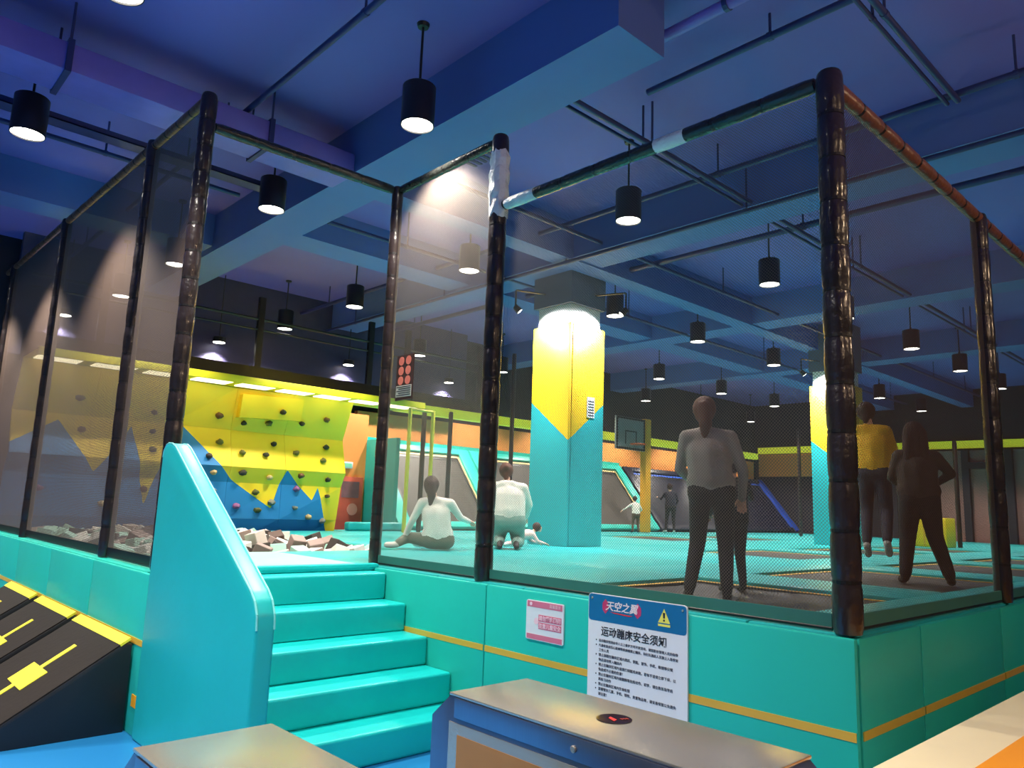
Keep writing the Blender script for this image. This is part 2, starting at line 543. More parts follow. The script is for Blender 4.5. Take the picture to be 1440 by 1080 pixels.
# ------------------------------------------------------------------ stairs
stairs = empty('staircase', (2.9, 5.0, 0), 'wide flight of bright teal padded steps beside the platform wall', 'stairs')
NOSE = [(5.59, 1.075), (5.275, 0.855), (4.96, 0.635), (4.645, 0.42), (4.33, 0.205)]
for i, (y, z) in enumerate(NOSE):
    z0 = NOSE[i + 1][1] if i + 1 < len(NOSE) else 0.0
    MB().box(2.02, 3.795, y, 5.835, z0 + .001, z).build('step', TEAL_STEP, stairs, bevel=0.022, seg=3)
sp = empty('stair_side_panel', (1.96, 5, 0), 'tall teal padded side panel with sloping rounded top beside the stairs', 'stair panel')
prof = [(5.77, 0.0), (5.77, 1.94), (5.755, 1.99), (5.72, 2.025), (5.67, 2.04), (5.60, 2.035), (5.53, 2.01), (5.47, 1.975), (4.12, 1.16), (4.06, 1.11), (4.02, 1.04), (4.01, 0.96), (4.01, 0.0)]
MB().prism([(1.90, y, z) for y, z in prof], (0.115, 0, 0)).build('padded_body', mat('stair_panel_vinyl', (24, 178, 178), .38, var=.06, scale=2, bump=.12, bscale=5), sp, bevel=0.02, seg=3)
for x_ in (1.906, 2.009):
    pp = MB()
    for (ya, za), (yb_, zb_) in zip(prof[1:11], prof[2:12]):
        pp.tube((x_, ya, za), (x_, yb_, zb_), .006, 6)
    pp.build('edge_piping', mat('pale_teal_vinyl', (120, 214, 212), 0.45), sp, smooth=True)

# ------------------------------------------------------------------ black wedges on the left
WS = [(5.97, 7.30, 'black vinyl wedge ramp with yellow cross mark nearest the stair panel'),
      (7.46, 8.72, 'black vinyl wedge ramp with yellow cross mark between two others'),
      (8.94, 10.2, 'black vinyl wedge ramp with yellow mark, third from the stair panel')]
for y0, y1, lab in WS:
    t = empty('wedge_ramp', (1.4, y0, 0), lab, 'wedge ramp', 'wedge ramps along the left wall')
    zt, x1, xt, x0 = 0.60, 1.905, 1.84, 0.95
    MB().prism([(x1, y0, 0), (x1, y0, zt), (xt, y0, zt), (x0, y0, 0.03), (x0, y0, 0)], (0, y1 - y0, 0)).build('body', WEDGE_S, t, bevel=0.008)
    sl = (zt - 0.03) / (xt - x0)

    def S(u, y, h):
        return (x0 + (xt - x0) * u - h * sl * .8, y, 0.03 + (zt - .03) * u + h)
    yc = (y0 + y1) / 2 - 0.05

    def slab(u0, u1, ya, yb, h0, h1, nm, m, n=1):
        MB().prism([S(u0, ya, h0), S(u1, ya, h0), S(u1, ya, h1), S(u0, ya, h1)], (0, yb - ya, 0)).build(nm, m, t)
    slab(0.01, 0.995, y0 + .006, y1 - .006, 0.001, 0.008, 'top_cover', WEDGE)
    slab(0.985, 1.06, y0, y1, -0.004, 0.012, 'yellow_top_edge', WYEL)
    slab(0.05, 0.84, yc - 0.035, yc + 0.035, 0.008, 0.012, 'yellow_line', WYEL)
    slab(0.42, 0.60, yc - 0.21, yc + 0.21, 0.009, 0.0135, 'yellow_mark', WYEL)

# ------------------------------------------------------------------ padded net posts, rails, nets
def post(x, y, z0, z1, r, label, step=0.26, m=BLACKV, foil=False):
    t = empty('net_post', (x, y, z0), label, 'post', 'padded net posts')
    prof = []
    n = max(2, int(round((z1 - z0) / step)))
    for i in range(n):
        a = (z1 - z0) * i / n
        h = (z1 - z0) / n
        prof += [(a, r * 0.90), (a + h * .12, r), (a + h * .5, r * 1.03), (a + h * .88, r)]
    prof += [(z1 - z0, r * 0.9)]
    pd = MB().lathe(prof, 18, (x, y, z0)).build('padding', m, t, smooth=True)
    for i in range(1, n):
        a = z0 + (z1 - z0) * i / n
        MB().lathe([(-.008, r * .93), (-.008, r * .98), (.008, r * .98), (.008, r * .93)], 18, (x, y, a)).build('tie', BLACKT, pd)
    MB().lathe([(0, r * .92), (.012, r * .8), (.02, r * .3)], 18, (x, y, z1)).build('cap', BLACKT, t)
    if foil:
        fw = MB().lathe([(0, r * 1.02), (.06, r * 1.12), (.13, r * 1.05), (.2, r * 1.16), (.28, r * 1.08), (.36, r * 1.18), (.43, r * 1.06), (.5, r * 1.14), (.56, r * 1.0)], 11, (x, y, z1 - 0.70))
        rf = random.Random(5)
        fw.v = [(x + (vx - x) * rf.uniform(.94, 1.16), y + (vy - y) * rf.uniform(.94, 1.16), vz + rf.uniform(-.03, .03)) for vx, vy, vz in fw.v]
        fw.build('plastic_wrap', FOIL, t)
    return t


post(3.88, 1.665, 1.112, 4.12, 0.072, 'thick black padded net post at corner of front and side nets')
post(3.905, 4.45, 1.112, 4.74, 0.072, 'tall black padded post with white plastic wrapped near its top', foil=True)
post(3.915, 5.975, 1.112, 4.74, 0.055, 'black padded post at top of the stairs beside the platform wall', step=0.22)
post(2.045, 6.02, 1.112, 4.96, 0.065, 'black padded post behind the teal stair side panel', step=0.22)
post(2.045, 7.40, 1.112, 5.02, 0.06, 'dark padded post in the left net, next to the stair panel post')
post(2.045, 10.7, 1.05, 5.10, 0.06, 'dark padded post in the left net over the third wedge')
post(2.045, 14.0, 1.05, 5.2, 0.06, 'dark padded post in left net by the climbing wall')
post(6.55, 1.665, 1.112, 4.09, 0.06, 'brown black padded post of the side net, next to the corner post')
post(9.4, 1.665, 1.112, 4.09, 0.06, 'padded post of side net past the cream counter')


def rail(a, b, r, m, label, band=0.3, extra=None):
    t = empty('net_rail', a, label, 'rail', 'padded net rails')
    A, B = Vector(a), Vector(b)
    L = (B - A).length
    n = max(2, int(L / band))
    prof = []
    for i in range(n):
        h = L / n
        prof += [(h * i, r * .88), (h * i + h * .15, r), (h * i + h * .85, r)]
    prof += [(L, r * .88)]
    pd = MB().lathe(prof, 12, a, B - A).build('padding', m, t, smooth=True)
    d = (B - A).normalized()
    for i in range(1, n):
        p = A + d * (L * i / n)
        MB().lathe([(-.01, r * .95), (.01, r * .95)], 12, p, d).build('tie', BLACKT, pd)
    if extra:
        for u0, u1 in extra:
            p, q = A.lerp(B, u0), A.lerp(B, u1)
            MB().lathe([(0, r * 1.05), ((q - p).length * .5, r * 1.1), ((q - p).length, r * 1.04)], 10, p, q - p).build('white_tape', FOIL, t, smooth=True)
    return t


rail((3.88, 1.745, 4.09), (3.905, 4.37, 4.12), 0.045, RAILBLK, 'black wrapped top rail of front net with white tape pieces', extra=[(0.33, 0.42), (0.86, 0.99)])
rail((3.905, 4.53, 4.71), (3.915, 5.91, 4.71), 0.04, RAILBLK, 'short high black rail over the tall net beside the stairs')
rail((2.115, 6.02, 4.70), (3.85, 5.975, 4.71), 0.045, RAILBLK, 'greenish black bar spanning over the stair entrance')
rail((2.045, 6.10, 4.94), (2.045, 14.6, 5.20), 0.04, COPPER, 'copper brown wrapped top rail of the left net')
rail((3.96, 1.665, 4.07), (12.0, 1.665, 4.07), 0.045, COPPER, 'copper brown wrapped top rail of the side net')


def net_material(name, width, rgb, pitch=0.0135):
    m = bpy.data.materials.new(name)
    m.use_nodes = True
    nt = m.node_tree
    N, L = nt.nodes, nt.links
    out = N['Material Output']
    bs = N['Principled BSDF']
    bs.inputs['Base Color'].default_value = (*lin(rgb), 1)
    bs.inputs['Roughness'].default_value = 0.7
    tr = N.new('ShaderNodeBsdfTransparent')
    uv = N.new('ShaderNodeUVMap')
    sep = N.new('ShaderNodeSeparateXYZ')
    L.new(uv.outputs[0], sep.inputs[0])

    def math_(op, a, b=None):
        n = N.new('ShaderNodeMath')
        n.operation = op
        for i, v in enumerate((a, b)):
            if v is None:
                continue
            if isinstance(v, (int, float)):
                n.inputs[i].default_value = v
            else:
                L.new(v, n.inputs[i])
        return n.outputs[0]
    masks = []
    for op in ('ADD', 'SUBTRACT'):
        s = math_(op, sep.outputs[0], sep.outputs[1])
        s = math_('MULTIPLY', s, 0.7071 / pitch)
        s = math_('FRACT', s)
        masks.append(math_('LESS_THAN', s, width))
    k = math_('MAXIMUM', masks[0], masks[1])
    mx = N.new('ShaderNodeMixShader')
    L.new(k, mx.inputs[0])
    L.new(tr.outputs[0], mx.inputs[1])
    L.new(bs.outputs[0], mx.inputs[2])
    L.new(mx.outputs[0], out.inputs['Surface'])
    return m


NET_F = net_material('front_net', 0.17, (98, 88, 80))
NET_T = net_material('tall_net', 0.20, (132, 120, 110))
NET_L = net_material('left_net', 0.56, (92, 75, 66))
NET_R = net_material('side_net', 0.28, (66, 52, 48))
BASE_SHADE = mat('base_shade_teal', (44, 104, 96), 0.6, var=.2, scale=3)  # dark teal that carries the shade on the edge pads


def net(p00, p10, p11, p01, m, label, skirt=None):
    t = empty('safety_net', p00, label, 'net', 'black safety nets')
    o = MB().quad(p00, p10, p11, p01).build('mesh_sheet', m, t)
    me = o.data
    u = me.uv_layers.new(name='UVMap')
    P = [Vector(p) for p in (p00, p10, p11, p01)]
    w = (P[1] - P[0]).length
    uvs = [(0, 0), (w, 0), (w, (P[2] - P[1]).length), (0, (P[3] - P[0]).length)]
    for i, l in enumerate(me.polygons[0].loop_indices):
        u.data[l].uv = uvs[i]
    d = (P[1] - P[0]).normalized()
    up = Vector((0, 0, 1))
    nn = d.cross(up) * 0.006
    MB().prism([P[0] - nn, P[1] - nn, P[1] - nn + up * .085, P[0] - nn + up * .085], tuple(nn * 2)).build('base_shade_strip', BLACKT if m is NET_L else BASE_SHADE, t)  # dark strip standing in for shaded edge pads along the net base
    MB().tube(P[0] + up * .012, P[1] + up * .012, 0.010, 8).build('bottom_hem', BLACKT, t, smooth=True)
    return t


for y0, y1, lab in ((6.10, 7.33, 'narrow dense black net panel between the stair panel post and next post'), (7.47, 10.63, 'wide dense black net panel over the black wedges'),
                    (10.77, 13.93, 'dense black net panel at the far end over the left wall')):
    z0_, z1_ = 4.88 + .0306 * (y0 - 6.1), 4.88 + .0306 * (y1 - 6.1)
    net((2.045, y0, 1.114), (2.045, y1, 1.114), (2.045, y1, z1_), (2.045, y0, z0_), NET_L, lab)
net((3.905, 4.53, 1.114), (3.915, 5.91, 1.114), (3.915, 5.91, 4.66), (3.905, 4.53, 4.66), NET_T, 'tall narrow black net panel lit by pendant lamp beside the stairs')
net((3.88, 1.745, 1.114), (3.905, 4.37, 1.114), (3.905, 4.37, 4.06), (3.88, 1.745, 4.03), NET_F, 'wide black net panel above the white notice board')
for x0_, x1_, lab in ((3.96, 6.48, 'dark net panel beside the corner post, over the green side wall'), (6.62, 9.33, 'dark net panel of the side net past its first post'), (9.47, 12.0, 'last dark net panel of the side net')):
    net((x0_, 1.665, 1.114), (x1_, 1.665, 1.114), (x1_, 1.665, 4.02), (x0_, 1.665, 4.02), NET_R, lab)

# ------------------------------------------------------------------ notice board (front wall)
def on_front(y, z, off):      # board local x runs toward -Y, up = Z, normal -X
    return Matrix(((0, 0, -1, 3.80 - off), (-1, 0, 0, y), (0, 1, 0, z), (0, 0, 0, 1)))


nb = empty('notice_board', (3.79, 2.9, 0.5), 'white safety notice board with blue header and Chinese text on teal wall', 'sign')
Y0, Y1, ZB, ZT = 3.275, 2.535, 0.50, 1.15


def rect_round(y0, y1, z0, z1, r, x, th, name, m, parent, top_only=False):
    pts = []
    for (cy, cz, a0) in ((y1 + r, z1 - r, 0), (y0 - r, z1 - r, 90), (y0 - r, z0 + r, 180), (y1 + r, z0 + r, 270)):
        for k in range(4):
            a = math.radians(a0 + k * 30)
            pts.append((x, cy - r * math.cos(a), cz + r * math.sin(a)))
    return MB().prism(pts, (th, 0, 0)).build(name, m, parent)


rect_round(Y0, Y1, ZB, ZT, 0.025, 3.782, 0.012, 'board', WHITEB, nb)
rect_round(Y0 - .004, Y1 + .004, 0.985, ZT - .004, 0.02, 3.7805, 0.002, 'header', BLUEB, nb)
head_ = nb.children[-1]
for ch_ in nb.children:
    if ch_.name.startswith('header'):
        head_ = ch_
text_mesh('运动蹦床安全须知', 0.062, 'title', INK, nb, on_front(2.92, 0.905, 0.0195), 'CENTER', weight=0.001)
LINES = [(0, '运动蹦床馆须由专人以上看护方可开放活动，请您配合管理人员的指导'),
         (0, '凡患有高血压心脏病等疾病者禁止蹦床，孕妇及酒后人员禁止入场参加'),
         (1, '工作人员'),
         (0, '禁止穿鞋在蹦床区域内跳跃，钥匙、首饰、手机、眼镜等尖锐'),
         (1, '物品请勿带入蹦床内'),
         (0, '禁止在蹦床区域内追逐打闹嬉戏奔跑，若有不适请立即下床，以'),
         (1, '免造成不必要的伤害！'),
         (0, '禁止在蹦床区域内做翻腾等危险动作，初学，请在教练指导后'),
         (1, '再练习动作'),
         (0, '禁止在蹦床区域内饮食吸烟'),
         (0, '请看管好儿童，手机、钱包、贵重物品等，请妥善保管以免遗失'),
         (1, '请注意！')]
for i, (cont, s) in enumerate(LINES):
    z = 0.862 - i * 0.0288
    text_mesh(s, 0.0190 if len(s) > 29 else 0.0205, 'text_line', INKL, nb, on_front(3.185, z, 0.0195), 'LEFT', weight=0.0001)
    if not cont:
        MB().lathe([(0, .0045), (.001, .0045)], 8, (3.7815, 3.205, z + .007), (-1, 0, 0)).build('bullet', INK, nb)
# header emblem and warning triangle
for yy, ww in ((3.135, .05), (2.885, .055)):
    pts = [(3.7803, yy + ww * .5 * math.cos(a * PI / 6), 1.078 + .045 * math.sin(a * PI / 6) * (1 if a % 2 else .8)) for a in range(12)]
    MB().prism(pts, (-0.0008, 0, 0)).build('red_wing', MAGP, head_)
text_mesh('天空之翼', 0.062, 'emblem_text', mat('pale_print', (230, 214, 216), 0.5), nb, on_front(3.01, 1.062, 0.0205), 'CENTER', shear=0.25, weight=0.001)
MB().prism([(3.7795, 3.10, 1.05), (3.7795, 2.92, 1.045), (3.7795, 2.95, 1.038), (3.7795, 3.06, 1.043)], (-0.0008, 0, 0)).build('emblem_swash', REDP, head_)
MB().prism([(3.7803, 2.735, 1.035), (3.7803, 2.650, 1.035), (3.7803, 2.6925, 1.115)], (-0.001, 0, 0)).build('warning_triangle', YSIGN, head_)
MB().prism([(3.779, 2.698, 1.062), (3.779, 2.687, 1.062), (3.779, 2.684, 1.093), (3.779, 2.701, 1.093)], (-0.001, 0, 0)).build('warning_mark', INK, head_)
MB().prism([(3.779, 2.698, 1.045), (3.779, 2.687, 1.045), (3.779, 2.687, 1.055), (3.779, 2.698, 1.055)], (-0.001, 0, 0)).build('warning_dot', INK, head_)
MB().prism([(3.7803, 2.735, 1.015), (3.7803, 2.650, 1.015), (3.7803, 2.650, 1.028), (3.7803, 2.735, 1.028)], (-0.001, 0, 0)).build('warning_caption', YSIGN, head_)
for yy in (3.245, 2.565):
    MB().lathe([(0, .008), (.004, .006)], 10, (3.7805, yy, 1.12), (-1, 0, 0)).build('rivet', STEEL, nb)

pn = empty('pink_notice', (3.79, 3.67, .78), 'small white and pink notice sign on teal wall left of the notice board'.replace(' left of', ' beside'), 'sign')
rect_round(3.845, 3.495, 0.785, 1.045, 0.012, 3.786, 0.010, 'board', WHITEB, pn)
MB().box(3.7845, 3.787, 3.505, 3.835, 1.0, 1.04).build('header', PINKB, pn)
MB().box(3.7845, 3.787, 3.505, 3.835, 0.79, 0.823).build('footer', PINKB, pn)
text_mesh('温馨提示', 0.026, 'header_text', PINKL, pn, on_front(3.52, 1.012, 0.0165), 'RIGHT')
for k, s in ((0, '请勿攀爬围网'), (1, '注意儿童安全')):
    z0 = 0.912 - k * 0.05
    MB().box(3.7845, 3.787, 3.512, 3.725, z0, z0 + 0.044).build('text_box', PINKB, pn)
    text_mesh(s, 0.034, 'box_text', PINKL, pn, on_front(3.6185, z0 + 0.010, 0.0165), 'CENTER', weight=0.0006)
MB().lathe([(0, .022), (.001, .022)], 14, (3.785, 3.745, 0.91), (-1, 0, 0)).build('pink_dot', PINKL, pn)
MB().lathe([(0, .012), (.001, .012)], 14, (3.7845, 3.80, 1.02), (-1, 0, 0)).build('round_mark', PINKL, pn)

# red safety poster by the stair post
rp = empty('safety_poster', (3.9, 5.65, 2.6), 'small poster with red circle symbols and grey text by the stair post', 'poster')
MB().box(3.90, 3.91, 5.52, 5.78, 2.60, 3.02).build('sheet', mat('poster_sheet', (70, 46, 44), 0.5), rp)
for r_ in range(3):
    for c_ in range(2):
        MB().lathe([(0, .042), (.002, .042)], 16, (3.899, 5.595 + c_ * .11, 2.965 - r_ * .092), (-1, 0, 0)).build('red_circle', mat('poster_red', (226, 120, 104), 0.5), rp)
MB().box(3.897, 3.90, 5.53, 5.77, 2.63, 2.735).build('text_block', mat('poster_grey', (196, 190, 180), 0.5), rp)
for k in range(5):
    MB().box(3.8955, 3.897, 5.54, 5.76 - (k % 2) * .03, 2.642 + k * .019, 2.65 + k * .019).build('text_bar', INK, rp)

# ------------------------------------------------------------------ turnstiles
def turnstile(x0, label):
    w = 0.385
    t = empty('turnstile', (x0 + w / 2, 1.6, 0), label, 'turnstile', 'steel turnstile cabinets')
    x1 = x0 + w
    outer = [(2.33, 0.0), (2.33, 0.905), (2.225, 0.995), (1.07, 0.995), (0.96, 0.90), (0.96, 0.0)]
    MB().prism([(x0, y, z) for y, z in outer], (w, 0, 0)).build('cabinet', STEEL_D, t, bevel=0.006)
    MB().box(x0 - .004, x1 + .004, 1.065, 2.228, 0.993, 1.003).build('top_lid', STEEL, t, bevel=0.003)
    MB().box(x0 - .006, x0 + .001, 1.08, 2.195, 0.922, 0.990).build('lid_flange', STEEL_D, t, bevel=0.002)
    MB().box(x0 - .003, x0 + .001, 1.02, 2.225, 0.14, 0.905).build('panel_frame', STEEL, t, bevel=0.002)
    MB().box(x0 - .0045, x0 + .001, 1.06, 2.175, 0.18, 0.868).build('warm_reflect_panel', WARM_REFLECT, t)
    l = MB()
    l.lathe([(0, .011), (.004, .011), (.006, .008)], 12, (x0 - .006, 1.62, 0.955), (-1, 0, 0)).build('lid_lock', STEEL, t)
    pts = [(x0 + .21 + .058 * math.cos(a * PI / 12), 1.64 + .058 * math.sin(a * PI / 12), 1.0031) for a in range(24)]
    ig = MB().prism(pts, (0, 0, .002)).build('indicator_glass', mat('indicator_glass', (34, 12, 12), 0.08), t)
    MB().prism([(x0 + .185, 1.62, 1.0052), (x0 + .20, 1.655, 1.0052), (x0 + .215, 1.66, 1.0052), (x0 + .205, 1.625, 1.0052)], (0, 0, .001)).build('red_arrow', REDP, ig)
    for k in range(3):
        MB().box(x0 + .222 + k * .009, x0 + .228 + k * .009, 1.615 - k * .004, 1.627 - k * .004, 1.0052, 1.0062).build('red_mark', mat('dim_red', (150, 40, 36), 0.4), ig)
    MB().box(x0 + .02, x1 - .02, 0.97, 2.34, -0.0, 0.012).build('base_plate', BLACKT, t)
    return t


turnstile(1.82, 'brushed steel turnstile cabinet in front of the white notice board')
turnstile(0.745, 'brushed steel turnstile cabinet in front of the teal stair panel')

# cream counter with orange top
ct = empty('counter', (4.2, 0.6, 0), 'cream counter with orange top inset beside the green side wall', 'counter')
MB().box(2.55, 7.2, -0.35, 1.185, 0.0, 0.76).build('cabinet', CREAM, ct, bevel=0.01)
MB().box(2.5, 7.25, -0.4, 1.19, 0.76, 0.80).build('worktop', CREAM, ct, bevel=0.008)
MB().box(2.7, 7.05, -0.2, 0.945, 0.799, 0.806).build('orange_inset', ORANGE_T, ct, bevel=0.002)

# ------------------------------------------------------------------ climbing wall
def ramp_paint(name, pts, xmin, xmax, above, below, coord='x'):
    """two-colour paint: 'above' where z is over the polyline pts (x, z)"""
    m = bpy.data.materials.new(name)
    m.use_nodes = True
    nt = m.node_tree
    N, L = nt.nodes, nt.links
    bs = N['Principled BSDF']
    g = N.new('ShaderNodeNewGeometry')
    sp_ = N.new('ShaderNodeSeparateXYZ')
    L.new(g.outputs['Position'], sp_.inputs[0])
    mr = N.new('ShaderNodeMapRange')
    mr.inputs['From Min'].default_value = xmin
    mr.inputs['From Max'].default_value = xmax
    L.new(sp_.outputs[0], mr.inputs['Value'])
    cr = N.new('ShaderNodeValToRGB')
    el = cr.color_ramp.elements
    while len(el) > 1:
        el.remove(el[-1])
    for i, (x, z) in enumerate(pts):
        p = (x - xmin) / (xmax - xmin)
        e = el[0] if i == 0 else el.new(p)
        e.position = p
        v = z / 4.0
        e.color = (v, v, v, 1)
    L.new(mr.outputs[0], cr.inputs[0])
    mu = N.new('ShaderNodeMath')
    mu.operation = 'MULTIPLY'
    mu.inputs[1].default_value = 4.0
    L.new(cr.outputs[0], mu.inputs[0])
    gt = N.new('ShaderNodeMath')
    gt.operation = 'GREATER_THAN'
    L.new(sp_.outputs[2], gt.inputs[0])
    L.new(mu.outputs[0], gt.inputs[1])
    mx = N.new('ShaderNodeMix')
    mx.data_type = 'RGBA'
    mx.inputs['A'].default_value = (*lin(below), 1)
    mx.inputs['B'].default_value = (*lin(above), 1)
    L.new(gt.outputs[0], mx.inputs['Factor'])
    L.new(mx.outputs['Result'], bs.inputs['Base Color'])
    bs.inputs['Roughness'].default_value = 0.5
    return m


CLIMB = ramp_paint('climbing_paint', [(1.9, 2.2), (2.75, 2.75), (3.3, 1.98), (3.8, 2.75), (4.12, 1.48), (4.5, 2.95), (5.5, 1.98), (6.3, 1.49), (6.5, 2.2), (7.11, 1.66), (7.22, 1.9), (7.52, 1.1), (7.9, 0.9)],
                   1.9, 7.9, (255, 216, 40), (40, 130, 196))
cw = empty('climbing_wall', (4.8, 13.3, 0.6), 'faceted yellow climbing wall with blue mountain paint behind the foam pit', 'climbing wall')
CX = [2.14, 3.2, 4.4, 5.45, 6.47, 7.72]
CZ = [0.75, 1.3, 1.93, 2.2, 2.85, 3.59]
CY = [[13.34, 13.30, 13.34, 13.32, 13.34, 13.34],
      [13.20, 13.10, 13.20, 13.14, 13.10, 13.22],
      [13.16, 13.08, 13.16, 13.12, 13.12, 13.12],
      [12.98, 12.98, 12.98, 12.98, 12.98, 12.98],
      [13.18, 13.18, 13.18, 13.18, 13.18, 13.18],
      [12.86, 12.90, 12.90, 13.02, 12.88, 12.86]]


def climb_y(x, z):
    i = max(0, min(len(CX) - 2, sum(1 for c in CX if c <= x) - 1))
    j = max(0, min(len(CZ) - 2, sum(1 for c in CZ if c <= z) - 1))
    u = (x - CX[i]) / (CX[i + 1] - CX[i])
    v = (z - CZ[j]) / (CZ[j + 1] - CZ[j])
    return (CY[j][i] * (1 - u) + CY[j][i + 1] * u) * (1 - v) + (CY[j + 1][i] * (1 - u) + CY[j + 1][i + 1] * u) * v


for i in range(len(CX) - 1):
    for j in range(len(CZ) - 1):
        pts = [(CX[i], CY[j][i], CZ[j]), (CX[i + 1], CY[j][i + 1], CZ[j]), (CX[i + 1], CY[j + 1][i + 1], CZ[j + 1]), (CX[i], CY[j + 1][i], CZ[j + 1])]
        c = sum((Vector(p) for p in pts), Vector()) / 4
        pts = [tuple(Vector(p) + (c - Vector(p)).normalized() * 0.0025) for p in pts]
        MB().prism(pts, (0, 0.06, 0)).build('panel', CLIMB, cw)
# the flat bright box panel in the upper row
MB().prism([(5.5, 12.97, 3.07), (6.68, 12.97, 3.12), (6.68, 12.90, 3.52), (5.5, 12.90, 3.48)], (0, 0.20, 0)).build('box_panel', CLIMB, cw)
HOLDS = [(5.19, 3.07), (5.65, 2.98), (6.11, 3.03), (6.28, 3.24), (6.76, 3.08), (7.23, 3.2), (5.24, 2.61), (5.64, 2.45), (6.08, 2.45), (6.25, 2.66), (6.69, 2.53), (7.32, 2.68), (7.24, 2.42),
         (5.05, 2.35), (5.16, 2.08), (5.67, 2.1), (6.19, 2.04), (6.79, 2.1), (7.37, 2.06), (5.97, 1.77), (6.77, 1.86), (7.42, 1.75), (6.3, 1.6), (5.65, 1.51), (6.04, 1.46), (6.77, 1.51), (7.09, 1.35),
         (7.4, 1.27), (5.22, 1.77), (3.07, 2.62), (2.99, 3.11), (4.12, 3.01), (4.12, 2.69), (4.13, 2.39), (4.09, 1.74), (5.15, 1.64), (2.6, 1.7), (3.5, 1.5)]
HCOL = [mat('hold_olive', (96, 92, 40), .6), mat('hold_dark', (52, 46, 40), .6), mat('hold_brown', (110, 74, 44), .6), mat('hold_tan', (196, 170, 120), .6), mat('hold_mauve', (150, 90, 140), .6), mat('hold_grey', (130, 130, 120), .6)]
HMAP = [2, 1, 0, 1, 1, 2, 0, 0, 1, 1, 0, 1, 0, 1, 3, 1, 3, 2, 1, 0, 4, 2, 5, 4, 0, 5, 3, 5, 5, 2, 0, 1, 1, 0, 2, 5, 4, 3]
for k, (x, z) in enumerate(HOLDS):
    y = climb_y(x, z)
    if 5.5 < x < 6.68 and 3.1 < z < 3.5:
        y = 12.93
    rs = random.Random(k)
    r = 0.055 + rs.random() * 0.018
    b = MB()
    b.lathe([(-.01, r * .85), (.025, r), (.06, r * .8), (.085, r * .35)], 7, (x, y, z), (rs.uniform(-.2, .2), -1, rs.uniform(-.1, .3)))
    b.v = [(vx + (vx - x) * .25 * rs.uniform(-1, 1), vy, z + (vz - z) * rs.uniform(.55, 1.0)) for vx, vy, vz in b.v]
    b.build('climbing_hold', HCOL[HMAP[k] % 6], cw, smooth=True)
# lime ledge over the wall
led = empty('lime_ledge', (6, 13.0, 3.7), 'bright lime ledge with pale panels above climbing wall and orange wall', 'ledge')
MB().box(2.2, 9.0, 12.30, 13.30, 3.60, 3.66).build('ledge_body', LIME, led, bevel=0.01)
MB().box(9.0, 24.0, 13.20, 13.40, 3.60, 3.80).build('ledge_trim', LIMEG, led, bevel=0.01)
MB().box(2.2, 9.0, 12.24, 12.30, 3.57, 3.69).build('ledge_lip', LIME, led, bevel=0.01)
for k in range(9):
    x = 2.15 + k * 0.76
    MB().box(x + .1, x + 0.68, 12.42, 12.82, 3.585, 3.602).build('light_panel', LIMEP, led, bevel=0.004)

# foam pit
MB_ = MB()
pitb = empty('foam_pit', (3.8, 10.3, 0.6), 'teal walled foam pit between stairs and climbing wall', 'foam pit')
MB().box(PIT[0], PIT[1], PIT[2], PIT[3], 0.55, 0.62).build('pit_base', NAVY, pitb)
MB().box(PIT[1] - 0.08, PIT[1], PIT[2], PIT[3], 0.62, 1.10).build('pit_wall', TEAL, pitb)
MB().box(PIT[0], PIT[1] - .08, PIT[3] - 0.08, PIT[3], 0.62, 0.95).build('pit_wall', TEAL, pitb)
MB().box(7.78, 9.1, 12.84, 13.02, 1.112, 1.28).build('bolster', TEAL_DECK, pitb, bevel=0.05, seg=3)
FC = [('white', (226, 224, 214)), ('mint', (176, 222, 206)), ('dark grey', (66, 58, 54)), ('taupe', (150, 130, 122)), ('pale beige', (200, 186, 174)), ('brown', (88, 70, 62))]
FM = [mat('foam_' + n.replace(' ', '_'), c, 0.85, var=0.05) for n, c in FC]
cube_me = []
for k in range(6):
    me = MB().box(-.1, .1, -.1, .1, -.1, .1).mesh('foam_block')
    bm = bmesh.new(); bm.from_mesh(me)
    bmesh.ops.bevel(bm, geom=list(bm.edges), offset=0.008, segments=1, affect='EDGES')
    bm.to_mesh(me); bm.free()
    me.materials.append(FM[k])
    me.transform(Matrix.Scale(.87, 4))
    cube_me.append(me)
cells = []
rs = random.Random(3)
nx, ny = 13, 19
for j in range(ny):
    for i in range(nx):
        cells.append((PIT[0] + .14 + (PIT[1] - PIT[0] - .36) * (i + rs.uniform(-.1, .1) + .5 + (.25 if j % 2 else -.25) * .6) / nx, PIT[2] + .16 + (PIT[3] - PIT[2] - .4) * (j + rs.uniform(-.1, .1) + .5) / ny))
WT = [0, 0, 0, 1, 1, 1, 2, 2, 3, 4, 5]
far = MB()
for n, (x, y) in enumerate(cells):
    near = n < 240
    k = WT[rs.randrange(len(WT))]
    heap = 0.12 * math.exp(-((x - 3.9) ** 2 + (y - 9.4) ** 2) / 1.2)
    z = 1.01 + heap + rs.uniform(-.07, .09)
    q = Quaternion((rs.uniform(-1, 1), rs.uniform(-1, 1), rs.uniform(-1, 1))).normalized() if False else Matrix.Rotation(rs.uniform(0, PI), 3, 'Z') @ Matrix.Rotation(rs.uniform(-.5, .5), 3, 'X') @ Matrix.Rotation(rs.uniform(-.45, .45), 3, 'Y')
    if near:
        o = bpy.data.objects.new('foam_block', cube_me[k])
        COL.objects.link(o)
        o.location = (x, y, z)
        o.rotation_euler = q.to_euler()
        tag(o, FC[k][0] + ' foam cube lying loose in the pit', 'foam block', FC[k][0] + ' foam cubes in the pit')
    else:
        m0 = len(far.v)
        far.box(-.1, .1, -.1, .1, -.1, .1)
        for vi in range(m0, len(far.v)):
            far.v[vi] = tuple(q @ Vector(far.v[vi]) + Vector((x, y, z)))
